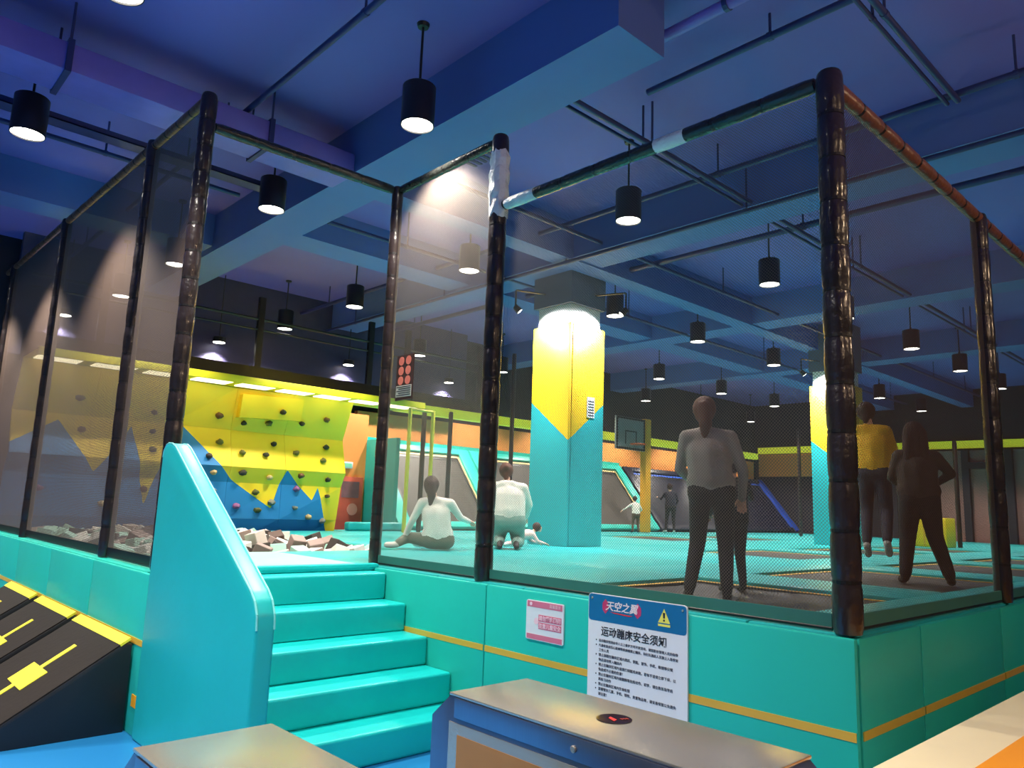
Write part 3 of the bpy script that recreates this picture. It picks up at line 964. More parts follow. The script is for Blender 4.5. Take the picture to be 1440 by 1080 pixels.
fo = far.build('foam_blocks_heap', FM[4])
for k in (0, 2, 1, 5):
    fo.data.materials.append(FM[k])
for p in fo.data.polygons:
    p.material_index = (p.index // 6 * 7) % 5
tag(fo, 'loose heap of mixed foam cubes at the far end of pit', 'foam heap', kind='stuff')

# ------------------------------------------------------------------ back wall: orange wall, upper dark gallery, inclined trampolines
MB().box(7.76, 9.15, 14.55, 14.65, 0.0, 3.6).build('wall_back_orange', ORANGEW)['kind'] = 'structure'
MB().box(9.15, 27.0, 15.05, 15.18, 1.0, 3.75).build('wall_back_upper_orange', ORANGEW)['kind'] = 'structure'
dr = empty('red_poster', (8.8, 14.5, 1.2), 'red and mauve poster board on the orange wall beside climbing wall', 'poster')
MB().box(8.45, 9.08, 14.50, 14.545, 1.05, 2.2).build('board', mat('poster_redbrown', (190, 84, 66), 0.5, var=.3, scale=3), dr, bevel=.01)
MB().box(8.55, 8.98, 14.49, 14.50, 1.75, 2.1).build('mauve_area', mat('poster_mauve', (128, 84, 92), 0.5, var=.3, scale=5), dr)
MB().lathe([(0, .13), (.01, .13)], 16, (8.84, 14.50, 1.5), (0, -1, 0)).build('pale_disc', mat('poster_pale', (214, 140, 126), 0.5), dr)
ex = empty('wall_light_box', (8.65, 14.5, 2.4), 'small white light box on orange wall above the red poster', 'light box')
MB().box(8.52, 8.78, 14.48, 14.545, 2.38, 2.52).build('box', WHITEB, ex, bevel=.01)
MB().box(8.55, 8.75, 14.475, 14.48, 2.41, 2.49).build('face', mat('lightbox_face', (150, 226, 200), .4), ex)
# dark gallery above
MB().box(2.2, 12.0, 13.45, 13.55, 3.64, 4.10).build('wall_gallery_parapet', mat('gallery_black', (24, 20, 26), .6))['kind'] = 'structure'
MB().box(2.2, 12.0, 14.66, 14.80, 3.9, 6.0).build('wall_gallery_back', mat('gallery_navy', (58, 56, 92), .6, var=.2))['kind'] = 'structure'
gr = empty('gallery_railing', (6, 13.5, 4.35), 'dark metal railing frame on gallery above the lime ledge', 'railing')
MB().tube((2.2, 13.5, 5.02), (12, 13.5, 5.02), 0.03, 8).build('top_rail', BLACKT, gr)
MB().tube((2.2, 13.5, 4.82), (12, 13.5, 4.82), 0.02, 8).build('mid_rail', BLACKT, gr)
for x in (3.2, 5.9, 8.35, 9.3, 11.4):
    MB().box(x, x + .12, 13.46, 13.54, 4.10, 5.45).build('upright', BLACKT, gr)
# gallery downlights
for k, x in enumerate((2.9, 5.58, 8.47, 11.3)):
    t = empty('gallery_downlight', (x, 14.4, 4.63), 'small downlight glowing on the dark gallery wall above lime ledge', 'lamp', 'gallery downlights')
    MB().lathe([(0, .12), (.1, .12), (.12, .05)], 16, (x, 14.45, 4.64)).build('shade', LAMPB, t, smooth=True)
    MB().lathe([(0, .11), (.006, .11)], 16, (x, 14.45, 4.633)).build('diffuser', LAMPE, t)
    MB().tube((x, 14.45, 4.75), (x, 14.45, 6.0), .01, 6).build('stem', LAMPB, t)
    ld = bpy.data.objects.new('downlight_spot', lamp_light)
    COL.objects.link(ld)
    ld.location = (0, 0.05, -0.02)
    ld.parent = t


def wall_tramp(x0, x1, frame_m, bed_m, edge_m, label, yb=13.4, yt=14.9, zb=1.14, zt=3.0, side_m=None):
    t = empty('wall_trampoline', ((x0 + x1) / 2, yb, zb), label, 'wall trampoline', 'inclined wall trampolines')

    def S(u, v, h=0.0):
        n = Vector((0, -(zt - zb), (yt - yb))).normalized()
        p = Vector((x0 + (x1 - x0) * u, yb + (yt - yb) * v, zb + (zt - zb) * v)) + n * h
        return tuple(p)
    W = x1 - x0
    e = 0.34 / W
    n = Vector((0, -(zt - zb), (yt - yb))).normalized()
    # bed and its frame beams
    MB().prism([S(e, .06, .02), S(1 - e, .06, .02), S(1 - e, .92, .02), S(e, .92, .02)], tuple(-n * .03)).build('bed', bed_m, t)
    for a in (([0, 0], [e, 0], [e, 1], [0, 1]), ([1 - e, 0], [1, 0], [1, 1], [1 - e, 1]), ([e, .93], [1 - e, .93], [1 - e, 1], [e, 1]), ([e, 0], [1 - e, 0], [1 - e, .06], [e, .06])):
        MB().prism([S(u + (.003 / W if u < .5 else -.003 / W), v, .10) for u, v in a], tuple(-n * .14)).build('frame_pad', side_m if side_m and a[0][0] > .5 else frame_m, t, bevel=.015)
    w = 0.05
    for a in (([e, .06], [e + w / W, .06], [e + w / W, .92], [e, .92]), ([1 - e - w / W, .06], [1 - e, .06], [1 - e, .92], [1 - e - w / W, .92]), ([e, .895], [1 - e, .895], [1 - e, .92], [e, .92])):
        MB().prism([S(u, v, .04) for u, v in a], tuple(-n * .012)).build('edge_strip', edge_m, t)
    w2 = 0.11
    for a in (([e, .06], [e + w2 / W, .06], [e + w2 / W, .92], [e, .92]), ([1 - e - w2 / W, .06], [1 - e, .06], [1 - e, .92], [1 - e - w2 / W, .92]), ([e, .86], [1 - e, .86], [1 - e, .92], [e, .92])):
        MB().prism([S(u, v, .028) for u, v in a], tuple(-n * .006)).build('black_border', BLACKT, t)
    # side cheek closing the wedge behind
    for x in (x0 + .005, x1 - .045):
        MB().prism([(x, yb + .05, zb - .02), (x, yt + .02, zt - .1), (x, yt + .02, zb - .02)], (.04, 0, 0)).build('side_cheek', frame_m, t)
    return t


wall_tramp(9.3, 12.3, TEAL, BEDW, BEIGE, 'inclined wall trampoline with teal frame behind the seated woman in white')
wall_tramp(12.35, 18.5, TEAL, BEDW, BEIGE, 'inclined wall trampoline with teal frame behind the yellow topped pillar')
wall_tramp(18.6, 27.2, NAVY, NAVY, mat('blue_edge', (40, 90, 200), .5), 'navy inclined wall trampoline with blue edges beyond the basketball board', side_m=mat('blue_pad', (34, 80, 190), .45))
MB().box(9.2, 18.5, 14.88, 15.0, 2.9, 3.15).build('wall_back_teal_band', TEAL)['kind'] = 'structure'
ck = empty('teal_end_panel', (8.7, 13.6, 1.1), 'tall teal vertical panel between orange wall and the inclined trampoline', 'panel')
MB().box(9.14, 9.24, 13.38, 14.6, 1.112, 3.05).build('panel_body', mat('deep_teal_vinyl', (20, 128, 116), .45), ck, bevel=.02)
# lettering on the teal band (blurred in the photograph, dark marks)
# interior thin posts
for x, y, z0, z1, lab in ((9.22, 12.55, 1.11, 3.6, 'slim dark post behind the seated woman in white'), (10.35, 13.1, 1.11, 3.7, 'slim dark post against the first inclined trampoline'),
                          (11.75, 12.6, 1.11, 5.2, 'slim dark post left of the yellow pillar'.replace(' left of', ' rising beside')), (22.5, 11.0, 1.0, 4.4, 'slim dark post near the second yellow pillar'), (20.0, 5.9, 1.0, 3.6, 'slim dark post at the far end of deck')):
    post(x, y, z0, z1, 0.05, lab, step=.4)
yp = empty('yellow_pole_frame', (9.1, 12.3, 1.1), 'pair of yellow poles with crossbar standing behind the seated woman', 'pole frame')
for x in (8.65, 9.22):
    MB().tube((x, 12.25, 1.11), (x, 12.25, 3.55), .04, 12).build('pole', mat('yellow_pole', (196, 190, 60), .45), yp, smooth=True)
MB().tube((8.65, 12.25, 3.53), (9.22, 12.25, 3.53), .03, 12).build('crossbar', MATS['yellow_pole'], yp, smooth=True)
# basketball board
bb = empty('basketball_board', (16.6, 13.0, 3.3), 'grey basketball backboard with hoop on yellow post', 'basketball board')
MB().box(15.95, 17.25, 12.95, 13.0, 3.35, 4.25).build('board', mat('board_grey', (120, 128, 128), .35), bb, bevel=.01)
for a in ((15.97, 17.23, 3.36, 3.41), (15.97, 17.23, 4.19, 4.24), (15.97, 16.02, 3.41, 4.19), (17.18, 17.23, 3.41, 4.19), (16.35, 16.85, 3.85, 3.88), (16.35, 16.38, 3.5, 3.85), (16.82, 16.85, 3.5, 3.85)):
    MB().box(a[0], a[1], 12.94, 12.955, a[2], a[3]).build('board_line', BLACKT, bb)
ring = MB()
for k in range(16):
    a0, a1 = 2 * PI * k / 16, 2 * PI * (k + 1) / 16
    ring.tube((16.6 + .22 * math.cos(a0), 12.70 + .22 * math.sin(a0), 3.5), (16.6 + .22 * math.cos(a1), 12.70 + .22 * math.sin(a1), 3.5), .014, 6)
ring.build('hoop', mat('hoop_orange', (220, 90, 40), .5), bb)
MB().box(17.35, 17.6, 13.0, 13.2, 1.113, 4.3).build('post', mat('board_yellow', (222, 160, 40), .5), bb, bevel=.02)
MB().box(16.4, 17.4, 13.0, 13.12, 3.6, 3.75).build('arm', MATS['board_yellow'], bb)

# right far wall bands
struct(MB().box(27.25, 27.39, -2, 15.0, 4.08, 4.32).build('trim_lime', LIMEG))
struct(MB().box(27.30, 27.39, 8.9, 15.0, 3.2, 4.05).build('trim_orange', ORANGEW))
struct(MB().box(27.2, 27.38, -2, 8.9, 1.0, 4.0).build('trim_pink', mat('pink_brown_wall', (158, 112, 104), .6, var=.2, scale=.8)))
yb_ = empty('yellow_block', (19.6, 6.2, 1.11), 'yellow foam block on the deck by the far wall', 'block')
MB().box(19.1, 19.75, 5.9, 6.9, 1.113, 1.78).build('block_body', mat('yellow_foam', (226, 196, 40), .5), yb_, bevel=.03)
MB().box(19.095, 19.1, 6.35, 6.39, 1.13, 1.76).build('seam', STRIPE, yb_)
for k, y in enumerate((4.0, 6.4, 8.6)):
    t = empty('far_door_frame', (26.9, y, 1.0), 'dark door frame in the pink brown far wall', 'door frame', 'far door frames')
    MB().box(27.0, 27.19, y, y + .2, 1.0, 4.0).build('jamb', DARKW, t)
    MB().box(27.0, 27.19, y + 1.2, y + 1.4, 1.0, 4.0).build('jamb', DARKW, t)
    MB().box(27.0, 27.19, y + .2, y + 1.2, 3.4, 3.6).build('head', DARKW, t)

# ------------------------------------------------------------------ pillars
def pillar_paint(name, a, b, z_c, slope):
    m = bpy.data.materials.new(name)
    m.use_nodes = True
    nt = m.node_tree
    N, L = nt.nodes, nt.links
    g = N.new('ShaderNodeNewGeometry')
    s = N.new('ShaderNodeSeparateXYZ')
    L.new(g.outputs['Position'], s.inputs[0])

    def mth(op, x, y):
        n = N.new('ShaderNodeMath')
        n.operation = op
        for i, v in enumerate((x, y)):
            if isinstance(v, (int, float)):
                n.inputs[i].default_value = v
            else:
                L.new(v, n.inputs[i])
        return n.outputs[0]
    d = mth('MAXIMUM', mth('SUBTRACT', s.outputs[0], a), mth('SUBTRACT', s.outputs[1], b))
    bnd = mth('ADD', mth('MULTIPLY', d, slope), z_c)
    k = mth('GREATER_THAN', s.outputs[2], bnd)
    mx = N.new('ShaderNodeMix')
    mx.data_type = 'RGBA'
    mx.inputs['A'].default_value = (*lin((30, 176, 184)), 1)
    mx.inputs['B'].default_value = (*lin((240, 190, 30)), 1)
    L.new(k, mx.inputs['Factor'])
    bs = N['Principled BSDF']
    L.new(mx.outputs['Result'], bs.inputs['Base Color'])
    bs.inputs['Roughness'].default_value = .42
    nz = N.new('ShaderNodeTexNoise')
    nz.inputs['Scale'].default_value = 6
    bp = N.new('ShaderNodeBump')
    bp.inputs['Strength'].default_value = .12
    bp.inputs['Distance'].default_value = .02
    L.new(nz.outputs['Fac'], bp.inputs['Height'])
    L.new(bp.outputs[0], bs.inputs['Normal'])
    return m


def pillar(a, b, w, label, zt=4.6, zh=4.93, zc=2.72, sl=.78, sign=False):
    t = empty('padded_pillar', (a + w / 2, b + w / 2, ZP), label, 'pillar', None)
    m = pillar_paint('pillar_paint', a, b, zc, sl)
    MB().box(a + .05, a + w - .05, b + .05, b + w - .05, ZP + .003, zt - .02).build('core', COLM, t)
    # four padded faces
    g = .006
    for q in ((a, a + .06, b + g, b + w - g), (a + g + .06, a + w - g, b, b + .06), (a + w - .06, a + w, b + .06 + g, b + w - g), (a + .06 + g, a + w - .06 - g, b + w - .06, b + w)):
        MB().box(q[0], q[1], q[2], q[3], ZP + .002, zt).build('padded_face', m, t, bevel=.02)
    MB().box(a + .06, a + w - .06, b + .06, b + w - .06, zt - .02, zh).build('white_head', PWHITE, t, bevel=.01)
    MB().box(a + .0, a + w - .0, b + .0, b + w - .0, zh, 6.0).build('column_top', COLM, t)
    if sign:
        MB().box(a + .45, a + .66, b + .052, b + .062, 4.69, 4.76).build('red_label', mat('red_label', (230, 90, 110), .4), t)
        MB().box(a + .42, a + .60, b - .008, b - .001, 3.12, 3.45).build('paper_notice', WHITEB, t)
        for k in range(6):
            MB().box(a + .44, a + .58, b - .010, b - .008, 3.15 + k * .045, 3.165 + k * .045).build('text_bar', INK, t)
    return t


PA, PB, PWID = 8.52, 7.86, 0.84
pillar(PA, PB, PWID, 'thick teal pillar with yellow zigzag top and white glowing head', sign=True)
pillar(16.3, 6.85, 0.84, 'second teal and yellow padded pillar behind the corner net post')
spot2 = bpy.data.lights.new('pillar_spot_light', 'SPOT')
spot2.energy = 720
spot2.spot_size = math.radians(110)
spot2.spot_blend = 0.8
spot2.shadow_soft_size = 0.04
for (x, y, tx, ty, lab) in ((PA - .42, PB + PWID - .10, PA, PB + .42, 'small spotlight on bracket lighting the teal pillar face toward stairs'),
                            (PA + PWID - .10, PB - .42, PA + .42, PB, 'small spotlight on bracket lighting the pillar face with paper notice'),
                            (16.3 - .42, 6.85 + .74, 16.3, 7.27, 'small spotlight on bracket lighting the second pillar')):
    t = empty('pillar_spotlight', (x, y, 4.80), lab, 'spotlight', None)
    d = (Vector((tx, ty, 4.25)) - Vector((x, y, 4.80))).normalized()
    p = Vector((x, y, 4.80))
    MB().lathe([(-.12, .035), (-.1, .05), (.0, .055)], 14, p, d).build('head', LAMPB, t, smooth=True)
    MB().lathe([(0, .045), (.006, .045)], 14, p, d).build('lens', LAMPE, t)
    q = p - d * .1
    MB().tube(q, (q.x, q.y, 5.15), .015, 8).build('bracket', LAMPB, t)
    cx_, cy_ = (PA + PWID / 2, PB + PWID / 2) if x < 12 else (16.72, 7.27)
    MB().tube((q.x, q.y, 5.15), (cx_, cy_, 5.15), .015, 8).build('arm', LAMPB, t)
    lo = bpy.data.objects.new('spot', spot2)
    COL.objects.link(lo)
    lo.parent = t
    lo.location = d * .03
    lo.rotation_euler = d.to_track_quat('-Z', 'Y').to_euler()


# ------------------------------------------------------------------ people
def capsule(b, p0, r0, p1, r1, seg=12):
    p0, p1 = Vector(p0), Vector(p1)
    d = p1 - p0
    L = max(d.length, 1e-4)
    prof = []
    for k in range(1, 5):
        a = PI / 2 * (1 - k / 4)
        prof.append((-r0 * math.sin(a) if k < 4 else 0.0, r0 * math.cos(a)))
    prof = [(-r0 * .999, r0 * .08), (-r0 * .87, r0 * .5), (-r0 * .5, r0 * .87), (0, r0), (L, r1), (L + r1 * .5, r1 * .87), (L + r1 * .87, r1 * .5), (L + r1 * .999, r1 * .08)]
    b.lathe(prof, seg, p0, d if d.length > 1e-4 else (0, 0, 1))


def ellipsoid(b, c, r, rot=None, seg=14, rings=8):
    n = len(b.v)
    q = rot or Matrix.Identity(3)
    prof = []
    for i in range(1, rings):
        a = PI * i / rings
        prof.append((-math.cos(a), math.sin(a)))
    prof = [(-.998, .06)] + prof + [(.998, .06)]
    b.lathe(prof, seg)
    for i in range(n, len(b.v)):
        v = Vector(b.v[i])
        b.v[i] = tuple(q @ Vector((v.x * r[0], v.y * r[1], v.z * r[2])) + Vector(c))


def remesh(b, name, voxel, smooth_it):
    me = b.mesh(name + '_src')
    o = bpy.data.objects.new(name + '_src', me)
    COL.objects.link(o)
    md = o.modifiers.new('r', 'REMESH')
    md.mode = 'VOXEL'
    md.voxel_size = voxel
    ms = o.modifiers.new('s', 'SMOOTH')
    ms.factor = 0.5
    ms.iterations = smooth_it
    dg = bpy.context.evaluated_depsgraph_get()
    out = bpy.data.meshes.new_from_object(o.evaluated_get(dg))
    bpy.data.objects.remove(o)
    bpy.data.meshes.remove(me)
    out.name = name
    for p in out.polygons:
        p.use_smooth = True
    return out


def figure(label, loc, rz, J, cloth, hair, group=None, s=1.0, voxel=0.007, girth=1.0, yaw=0.0, pitch=0.0, leg=1.0, hair_style='pony', cat='person', skirt=None, hood=False, ground=True):
    """J: joint positions, local x right, y facing direction, z up"""
    t = empty('person', loc, label, cat, group, rz)
    prims = []            # (tag, p0, r0, p1, r1)
    b = MB()

    def cap(tg, p0, r0, p1, r1):
        prims.append((tg, Vector(p0), r0, Vector(p1), r1))
        capsule(b, p0, r0, p1, r1)
    V = {k: Vector(v) for k, v in J.items()}
    g = girth * s
    pel, che, nek, hd = V['pelvis'], V['chest'], V['neck'], V['head']
    lat = (V['shR'] - V['shL']).normalized()
    lath = (V['hipR'] - V['hipL']).normalized()
    up = (che - pel).normalized()
    # torso
    for sg in (-1, 1):
        cap('top', pel + lath * sg * .065 * g + up * .05 * s, .105 * g, che + lat * sg * .07 * g, .105 * g)
    cap('top', pel + up * .06 * s, .122 * g, che, .128 * g)
    cap('top', V['shL'] - lat * -.02 * s, .062 * g, V['shR'] + lat * -.02 * s, .062 * g)
    cap('top', che + lat * -.07 * s, .09 * g, V['shL'].lerp(V['shR'], .3), .07 * g)
    cap('top', che + lat * .07 * s, .09 * g, V['shL'].lerp(V['shR'], .7), .07 * g)
    for sd_ in ('shL', 'shR'):
        cap('top', nek - up * .035 * s, .055 * s, nek.lerp(V[sd_], .75) + up * -.012 * s, .058 * g)
    if not hood:
        cap('top', pel + lath * -.10 * g + up * .07 * s, .092 * g, pel + lath * .10 * g + up * .07 * s, .092 * g)
    cap('bottom', V['hipL'], .105 * g, V['hipR'], .105 * g)
    cap('skin', nek - up * .04 * s, .048 * s, hd - (hd - nek).normalized() * .05 * s, .044 * s)
    if hood:
        cap('top', nek + Vector((-.07, -.06, -.02)) * s, .06 * s, nek + Vector((.07, -.06, -.02)) * s, .06 * s)
        cap('top', nek + Vector((0, -.08, -.07)) * s, .07 * s, nek + Vector((0, -.09, -.12)) * s, .05 * s)
    # head
    R = Matrix.Rotation(yaw, 3, 'Z') @ Matrix.Rotation(pitch, 3, 'X')
    ellipsoid(b, hd, (.078 * s, .092 * s, .102 * s), R)
    prims.append(('skin', hd, .085 * s, hd, .085 * s))
    j0 = hd + R @ Vector((0, .035, -.055)) * s
    cap('skin', j0, .055 * s, hd + R @ Vector((0, .045, -.085)) * s, .034 * s)
    cap('skin', hd + R @ Vector((0, .090, .005)) * s, .009 * s, hd + R @ Vector((0, .103, -.028)) * s, .013 * s)
    for sg in (-1, 1):
        cap('skin', hd + R @ Vector((.074 * sg, -.002, .01)) * s, .014 * s, hd + R @ Vector((.072 * sg, .0, -.025)) * s, .010 * s)
    cap('skin', hd + R @ Vector((-.018, .086, -.058)) * s, .009 * s, hd + R @ Vector((.018, .086, -.058)) * s, .009 * s)
    # limbs
    for sd in ('L', 'R'):
        sh, el, wr = V['sh' + sd], V['el' + sd], V['wr' + sd]
        cap('top', sh, .060 * g, el, .046 * g)
        cap('top', el, .046 * g, wr, .036 * g)
        d = (wr - el).normalized()
        sgn = -1 if sd == 'L' else 1
        side = d.cross(Vector((0, 0, 1)))
        if side.length < .2:
            side = Vector((0, 1, 0)).cross(d)
        side.normalize()
        nrm = side.cross(d).normalized()
        pc = wr + d * .075 * s
        for q in (-.5, .5):
            cap('skin', wr + d * .02 * s + side * q * .03 * s, .021 * s, pc + side * q * .042 * s, .017 * s)
        for fi, (q, ln) in enumerate(((-1.5, .052), (-.5, .064), (.5, .068), (1.5, .058))):
            f0 = pc + side * q * .021 * s
            f1 = f0 + (d * .75 - nrm * .35 + side * q * .06).normalized() * ln * .5 * s
            f2 = f1 + (d * .45 - nrm * .8 + side * q * .05).normalized() * ln * .5 * s
            cap('skin', f0, .0095 * s, f1, .0088 * s)
            cap('skin', f1, .0088 * s, f2, .0078 * s)
        th0 = wr + d * .028 * s + side * 0.03 * s * -sgn
        th1 = th0 + (d * .6 + side * -sgn * .7 - nrm * .25).normalized() * .036 * s
        cap('skin', th0, .013 * s, th1, .0105 * s)
        cap('skin', th1, .0105 * s, th1 + (d * .9 - nrm * .3 + side * -sgn * .1).normalized() * .028 * s, .009 * s)
        hp, kn, an, to = V['hip' + sd], V['kn' + sd], V['an' + sd], V['to' + sd]
        cap('bottom', hp, .094 * g * leg, kn, .066 * g * leg)
        cap('bottom', kn, .066 * g * leg, an.lerp(kn, .1), .050 * g * leg)
        cap('shoe', an - Vector((0, 0, .012 * s)), .040 * s, to, .034 * s)
        cap('shoe', an.lerp(to, .5) - Vector((0, 0, .012 * s)), .042 * s, to, .036 * s)
    if skirt:
        for p0, r0, p1, r1 in skirt:
            cap('bottom', p0, r0, p1, r1)
    me = remesh(b, 'body', voxel, 8)
    tags = ['top', 'bottom', 'skin', 'shoe']
    nv = len(me.vertices)
    vc = np.empty(nv * 3)
    me.vertices.foreach_get('co', vc)
    vc = vc.reshape(-1, 3)

    def nearest(co):
        best = np.full(len(co), 1e9)
        idx = np.zeros(len(co), dtype=np.int32)
        for tg, p0, r0, p1, r1 in prims:
            a, d = np.array(p0), np.array(p1 - p0)
            L2 = max(float(d @ d), 1e-9)
            u = np.clip(((co - a) @ d) / L2, 0, 1)
            dist = np.linalg.norm(co - a - u[:, None] * d, axis=1) - (r0 + (r1 - r0) * u)
            m_ = dist < best
            best[m_] = dist[m_]
            idx[m_] = tags.index(tg)
        return idx
    # extra smoothing of the clothed parts only, so the hands keep their fingers
    vi = nearest(vc)
    w_ = (vi < 2).astype(float)
    ed = np.empty(len(me.edges) * 2, dtype=np.int64)
    me.edges.foreach_get('vertices', ed)
    ed = ed.reshape(-1, 2)
    deg = np.bincount(ed.ravel(), minlength=nv).astype(float)
    for _ in range(26):
        acc = np.zeros_like(vc)
        for ax in range(3):
            acc[:, ax] = np.bincount(ed[:, 0], vc[ed[:, 1], ax], nv) + np.bincount(ed[:, 1], vc[ed[:, 0], ax], nv)
        vc = vc + (acc / deg[:, None] - vc) * (0.6 * w_)[:, None]
    me.vertices.foreach_set('co', vc.ravel())
    me.update()
    if ground:
        t.location.z -= float(vc[:, 2].min())
    for k in tags:
        me.materials.append(cloth[k])
    n = len(me.polygons)
    co = np.empty(n * 3)
    me.polygons.foreach_get('center', co)
    co = co.reshape(-1, 3)
    idx = nearest(co)
    me.polygons.foreach_set('material_index', idx)
    o = bpy.data.objects.new('body', me)
    COL.objects.link(o)
    o.parent = t
    # hair
    h = MB()
    ellipsoid(h, hd + R @ Vector((0, -.018, .016)) * s, (.101 * s, .106 * s, .112 * s), R)
    if hair_style == 'pony':
        capsule(h, hd + R @ Vector((0, -.09, .02)) * s, .062 * s, hd + R @ Vector((.012, -.125, -.12)) * s, .052 * s)
        capsule(h, hd + R @ Vector((.01, -.115, -.12)) * s, .058 * s, hd + R @ Vector((.0, -.115, -.24)) * s, .024 * s)
        for q in (-.04, .04):
            capsule(h, hd + R @ Vector((q, -.05, .0)) * s, .06 * s, hd + R @ Vector((q * .8, -.085, -.07)) * s, .04 * s)
    elif hair_style == 'bun':
        capsule(h, hd + R @ Vector((0, -.10, .04)) * s, .05 * s, hd + R @ Vector((0, -.12, .05)) * s, .045 * s)
        capsule(h, hd + R @ Vector((0, -.07, -.05)) * s, .05 * s, hd + R @ Vector((0, -.08, -.10)) * s, .03 * s)
    elif hair_style == 'long':
        for q in (-.05, 0, .05):
            capsule(h, hd + R @ Vector((q, -.06, .0)) * s, .06 * s, hd + Vector((q * 1.5, -.09, -.26)) * s, .05 * s)
    elif hair_style == 'short':
        capsule(h, hd + R @ Vector((0, -.05, -.03)) * s, .06 * s, hd + R @ Vector((0, -.06, -.05)) * s, .05 * s)
    hm = remesh(h, 'hair', 0.010 if s > .7 else .007, 3)
    hm.materials.append(hair)
    ho = bpy.data.objects.new('hair', hm)
    COL.objects.link(ho)
    ho.parent = t
    for sg in (-1, 1):
        e = MB()
        ellipsoid(e, hd + R @ Vector((.030 * sg, .080, .008)) * s, (.013 * s, .008 * s, .008 * s), R, 10, 6)
        eo = e.build('eye', EYEM, None, smooth=True)
        eo.parent = t
    return t


def face_away(loc, extra=0.0):
    return math.atan2(loc[1], loc[0]) - PI / 2 + extra


GREYS = mat('grey_sweater', (150, 138, 130), .85, var=.1, scale=30, bump=.15, bscale=30)
BLKT = mat('black_trousers', (24, 20, 24), .75, var=.15)
WHITES = mat('white_sweater', (226, 222, 212), .85, var=.05, scale=20, bump=.2, bscale=18)
OLIVE = mat('olive_trousers', (92, 98, 84), .8, var=.1)
TEALS = mat('sage_trousers', (132, 160, 150), .8, var=.1)
YELS = mat('yellow_top', (238, 180, 30), .75, var=.08, bump=.2, bscale=14)
JEANS = mat('dark_jeans', (42, 46, 62), .8, var=.15)
BROWNT = mat('dark_brown_top', (62, 50, 44), .8, var=.25, scale=12)
PINKS = mat('pink_suit', (230, 196, 192), .85, var=.06)
SHOEB = mat('dark_shoe', (22, 20, 22), .6)
SHOEW = mat('white_sock', (214, 210, 204), .8)

# woman in the grey sweater
figure('standing woman in grey sweater and black trousers on the near trampoline', (5.52, 3.45, 0.975), face_away((5.52, 3.45)), dict(
    pelvis=(-.01, 0, .90), chest=(-.035, .03, 1.22), neck=(-.05, .05, 1.42), head=(-.065, .09, 1.575),
    shL=(-.215, .03, 1.345), shR=(.145, .03, 1.345), elL=(-.27, .07, 1.07), wrL=(-.17, .27, .98), elR=(.245, .02, 1.06), wrR=(.235, .10, .85),
    hipL=(-.10, 0, .88), hipR=(.08, 0, .88), knL=(-.125, .06, .47), knR=(.10, .03, .46), anL=(-.195, -.02, .075), anR=(.105, .0, .075), toL=(-.215, .13, .04), toR=(.115, .15, .04)),
    dict(top=GREYS, bottom=BLKT, skin=SKIN, shoe=SHOEB), HAIRB, girth=1.06, hair_style='pony')
# child held by her hand
cl = (5.86, 3.46, 1.03)
figure('child in black clothes beside the woman in grey sweater, holding out a hand', cl, face_away(cl, .5), dict(
    pelvis=(0, 0, .62), chest=(0, .0, .84), neck=(0, .01, .97), head=(0, .03, 1.08),
    shL=(-.12, 0, .92), shR=(.12, 0, .92), elL=(-.17, .02, .74), wrL=(-.15, .14, .66), elR=(.20, .06, .80), wrR=(.22, .16, .88),
    hipL=(-.06, 0, .60), hipR=(.06, 0, .60), knL=(-.065, .04, .33), knR=(.065, .02, .33), anL=(-.065, -.01, .065), anR=(.07, -.02, .065), toL=(-.07, .10, .035), toR=(.08, .09, .035)),
    dict(top=mat('black_jacket', (30, 28, 36), .7), bottom=BLKT, skin=SKIN, shoe=SHOEB), HAIRD, s=.74, hair_style='short')
# woman with dark top and loose black trousers
bl = (7.95, 2.64, 1.083)
figure('woman with long dark hair in dark brown top and loose black trousers', bl, face_away(bl, .15), dict(
    pelvis=(-.04, 0, .82), chest=(-.045, .02, 1.12), neck=(-.05, .04, 1.30), head=(-.05, .07, 1.455),
    shL=(-.20, .02, 1.235), shR=(.12, .02, 1.225), elL=(-.265, .06, 1.02), wrL=(-.16, .22, .93), elR=(.25, .02, 1.06), wrR=(.10, .18, .95),
    hipL=(-.12, 0, .80), hipR=(.04, 0, .80), knL=(-.15, .04, .44), knR=(.085, .04, .46), anL=(-.195, -.02, .075), anR=(.19, -.02, .075), toL=(-.21, .12, .04), toR=(.22, .12, .04)),
    dict(top=BROWNT, bottom=BLKT, skin=SKIN, shoe=SHOEB), HAIRD, girth=1.05, leg=1.12, hair_style='long')
# woman in yellow, in mid jump
yl = (8.45, 3.33, 1.28)
figure('jumping woman in yellow top and dark jeans behind the corner net post', yl, face_away(yl, -.1), dict(
    pelvis=(.03, 0, .92), chest=(.03, .04, 1.22), neck=(.0, .07, 1.42), head=(-.03, .12, 1.57),
    shL=(-.13, .04, 1.37), shR=(.17, .04, 1.36), elL=(-.19, .10, 1.14), wrL=(-.12, .27, 1.10), elR=(.24, .10, 1.12), wrR=(.20, .24, .98),
    hipL=(-.04, 0, .90), hipR=(.11, 0, .90), knL=(-.06, .10, .52), knR=(.14, .06, .50), anL=(-.05, -.10, .14), anR=(.15, -.16, .17), toL=(-.05, -.02, .03), toR=(.16, -.08, .05)),
    dict(top=YELS, bottom=JEANS, skin=SKIN, shoe=SHOEW), HAIRD, girth=1.04, hair_style='bun', ground=False)
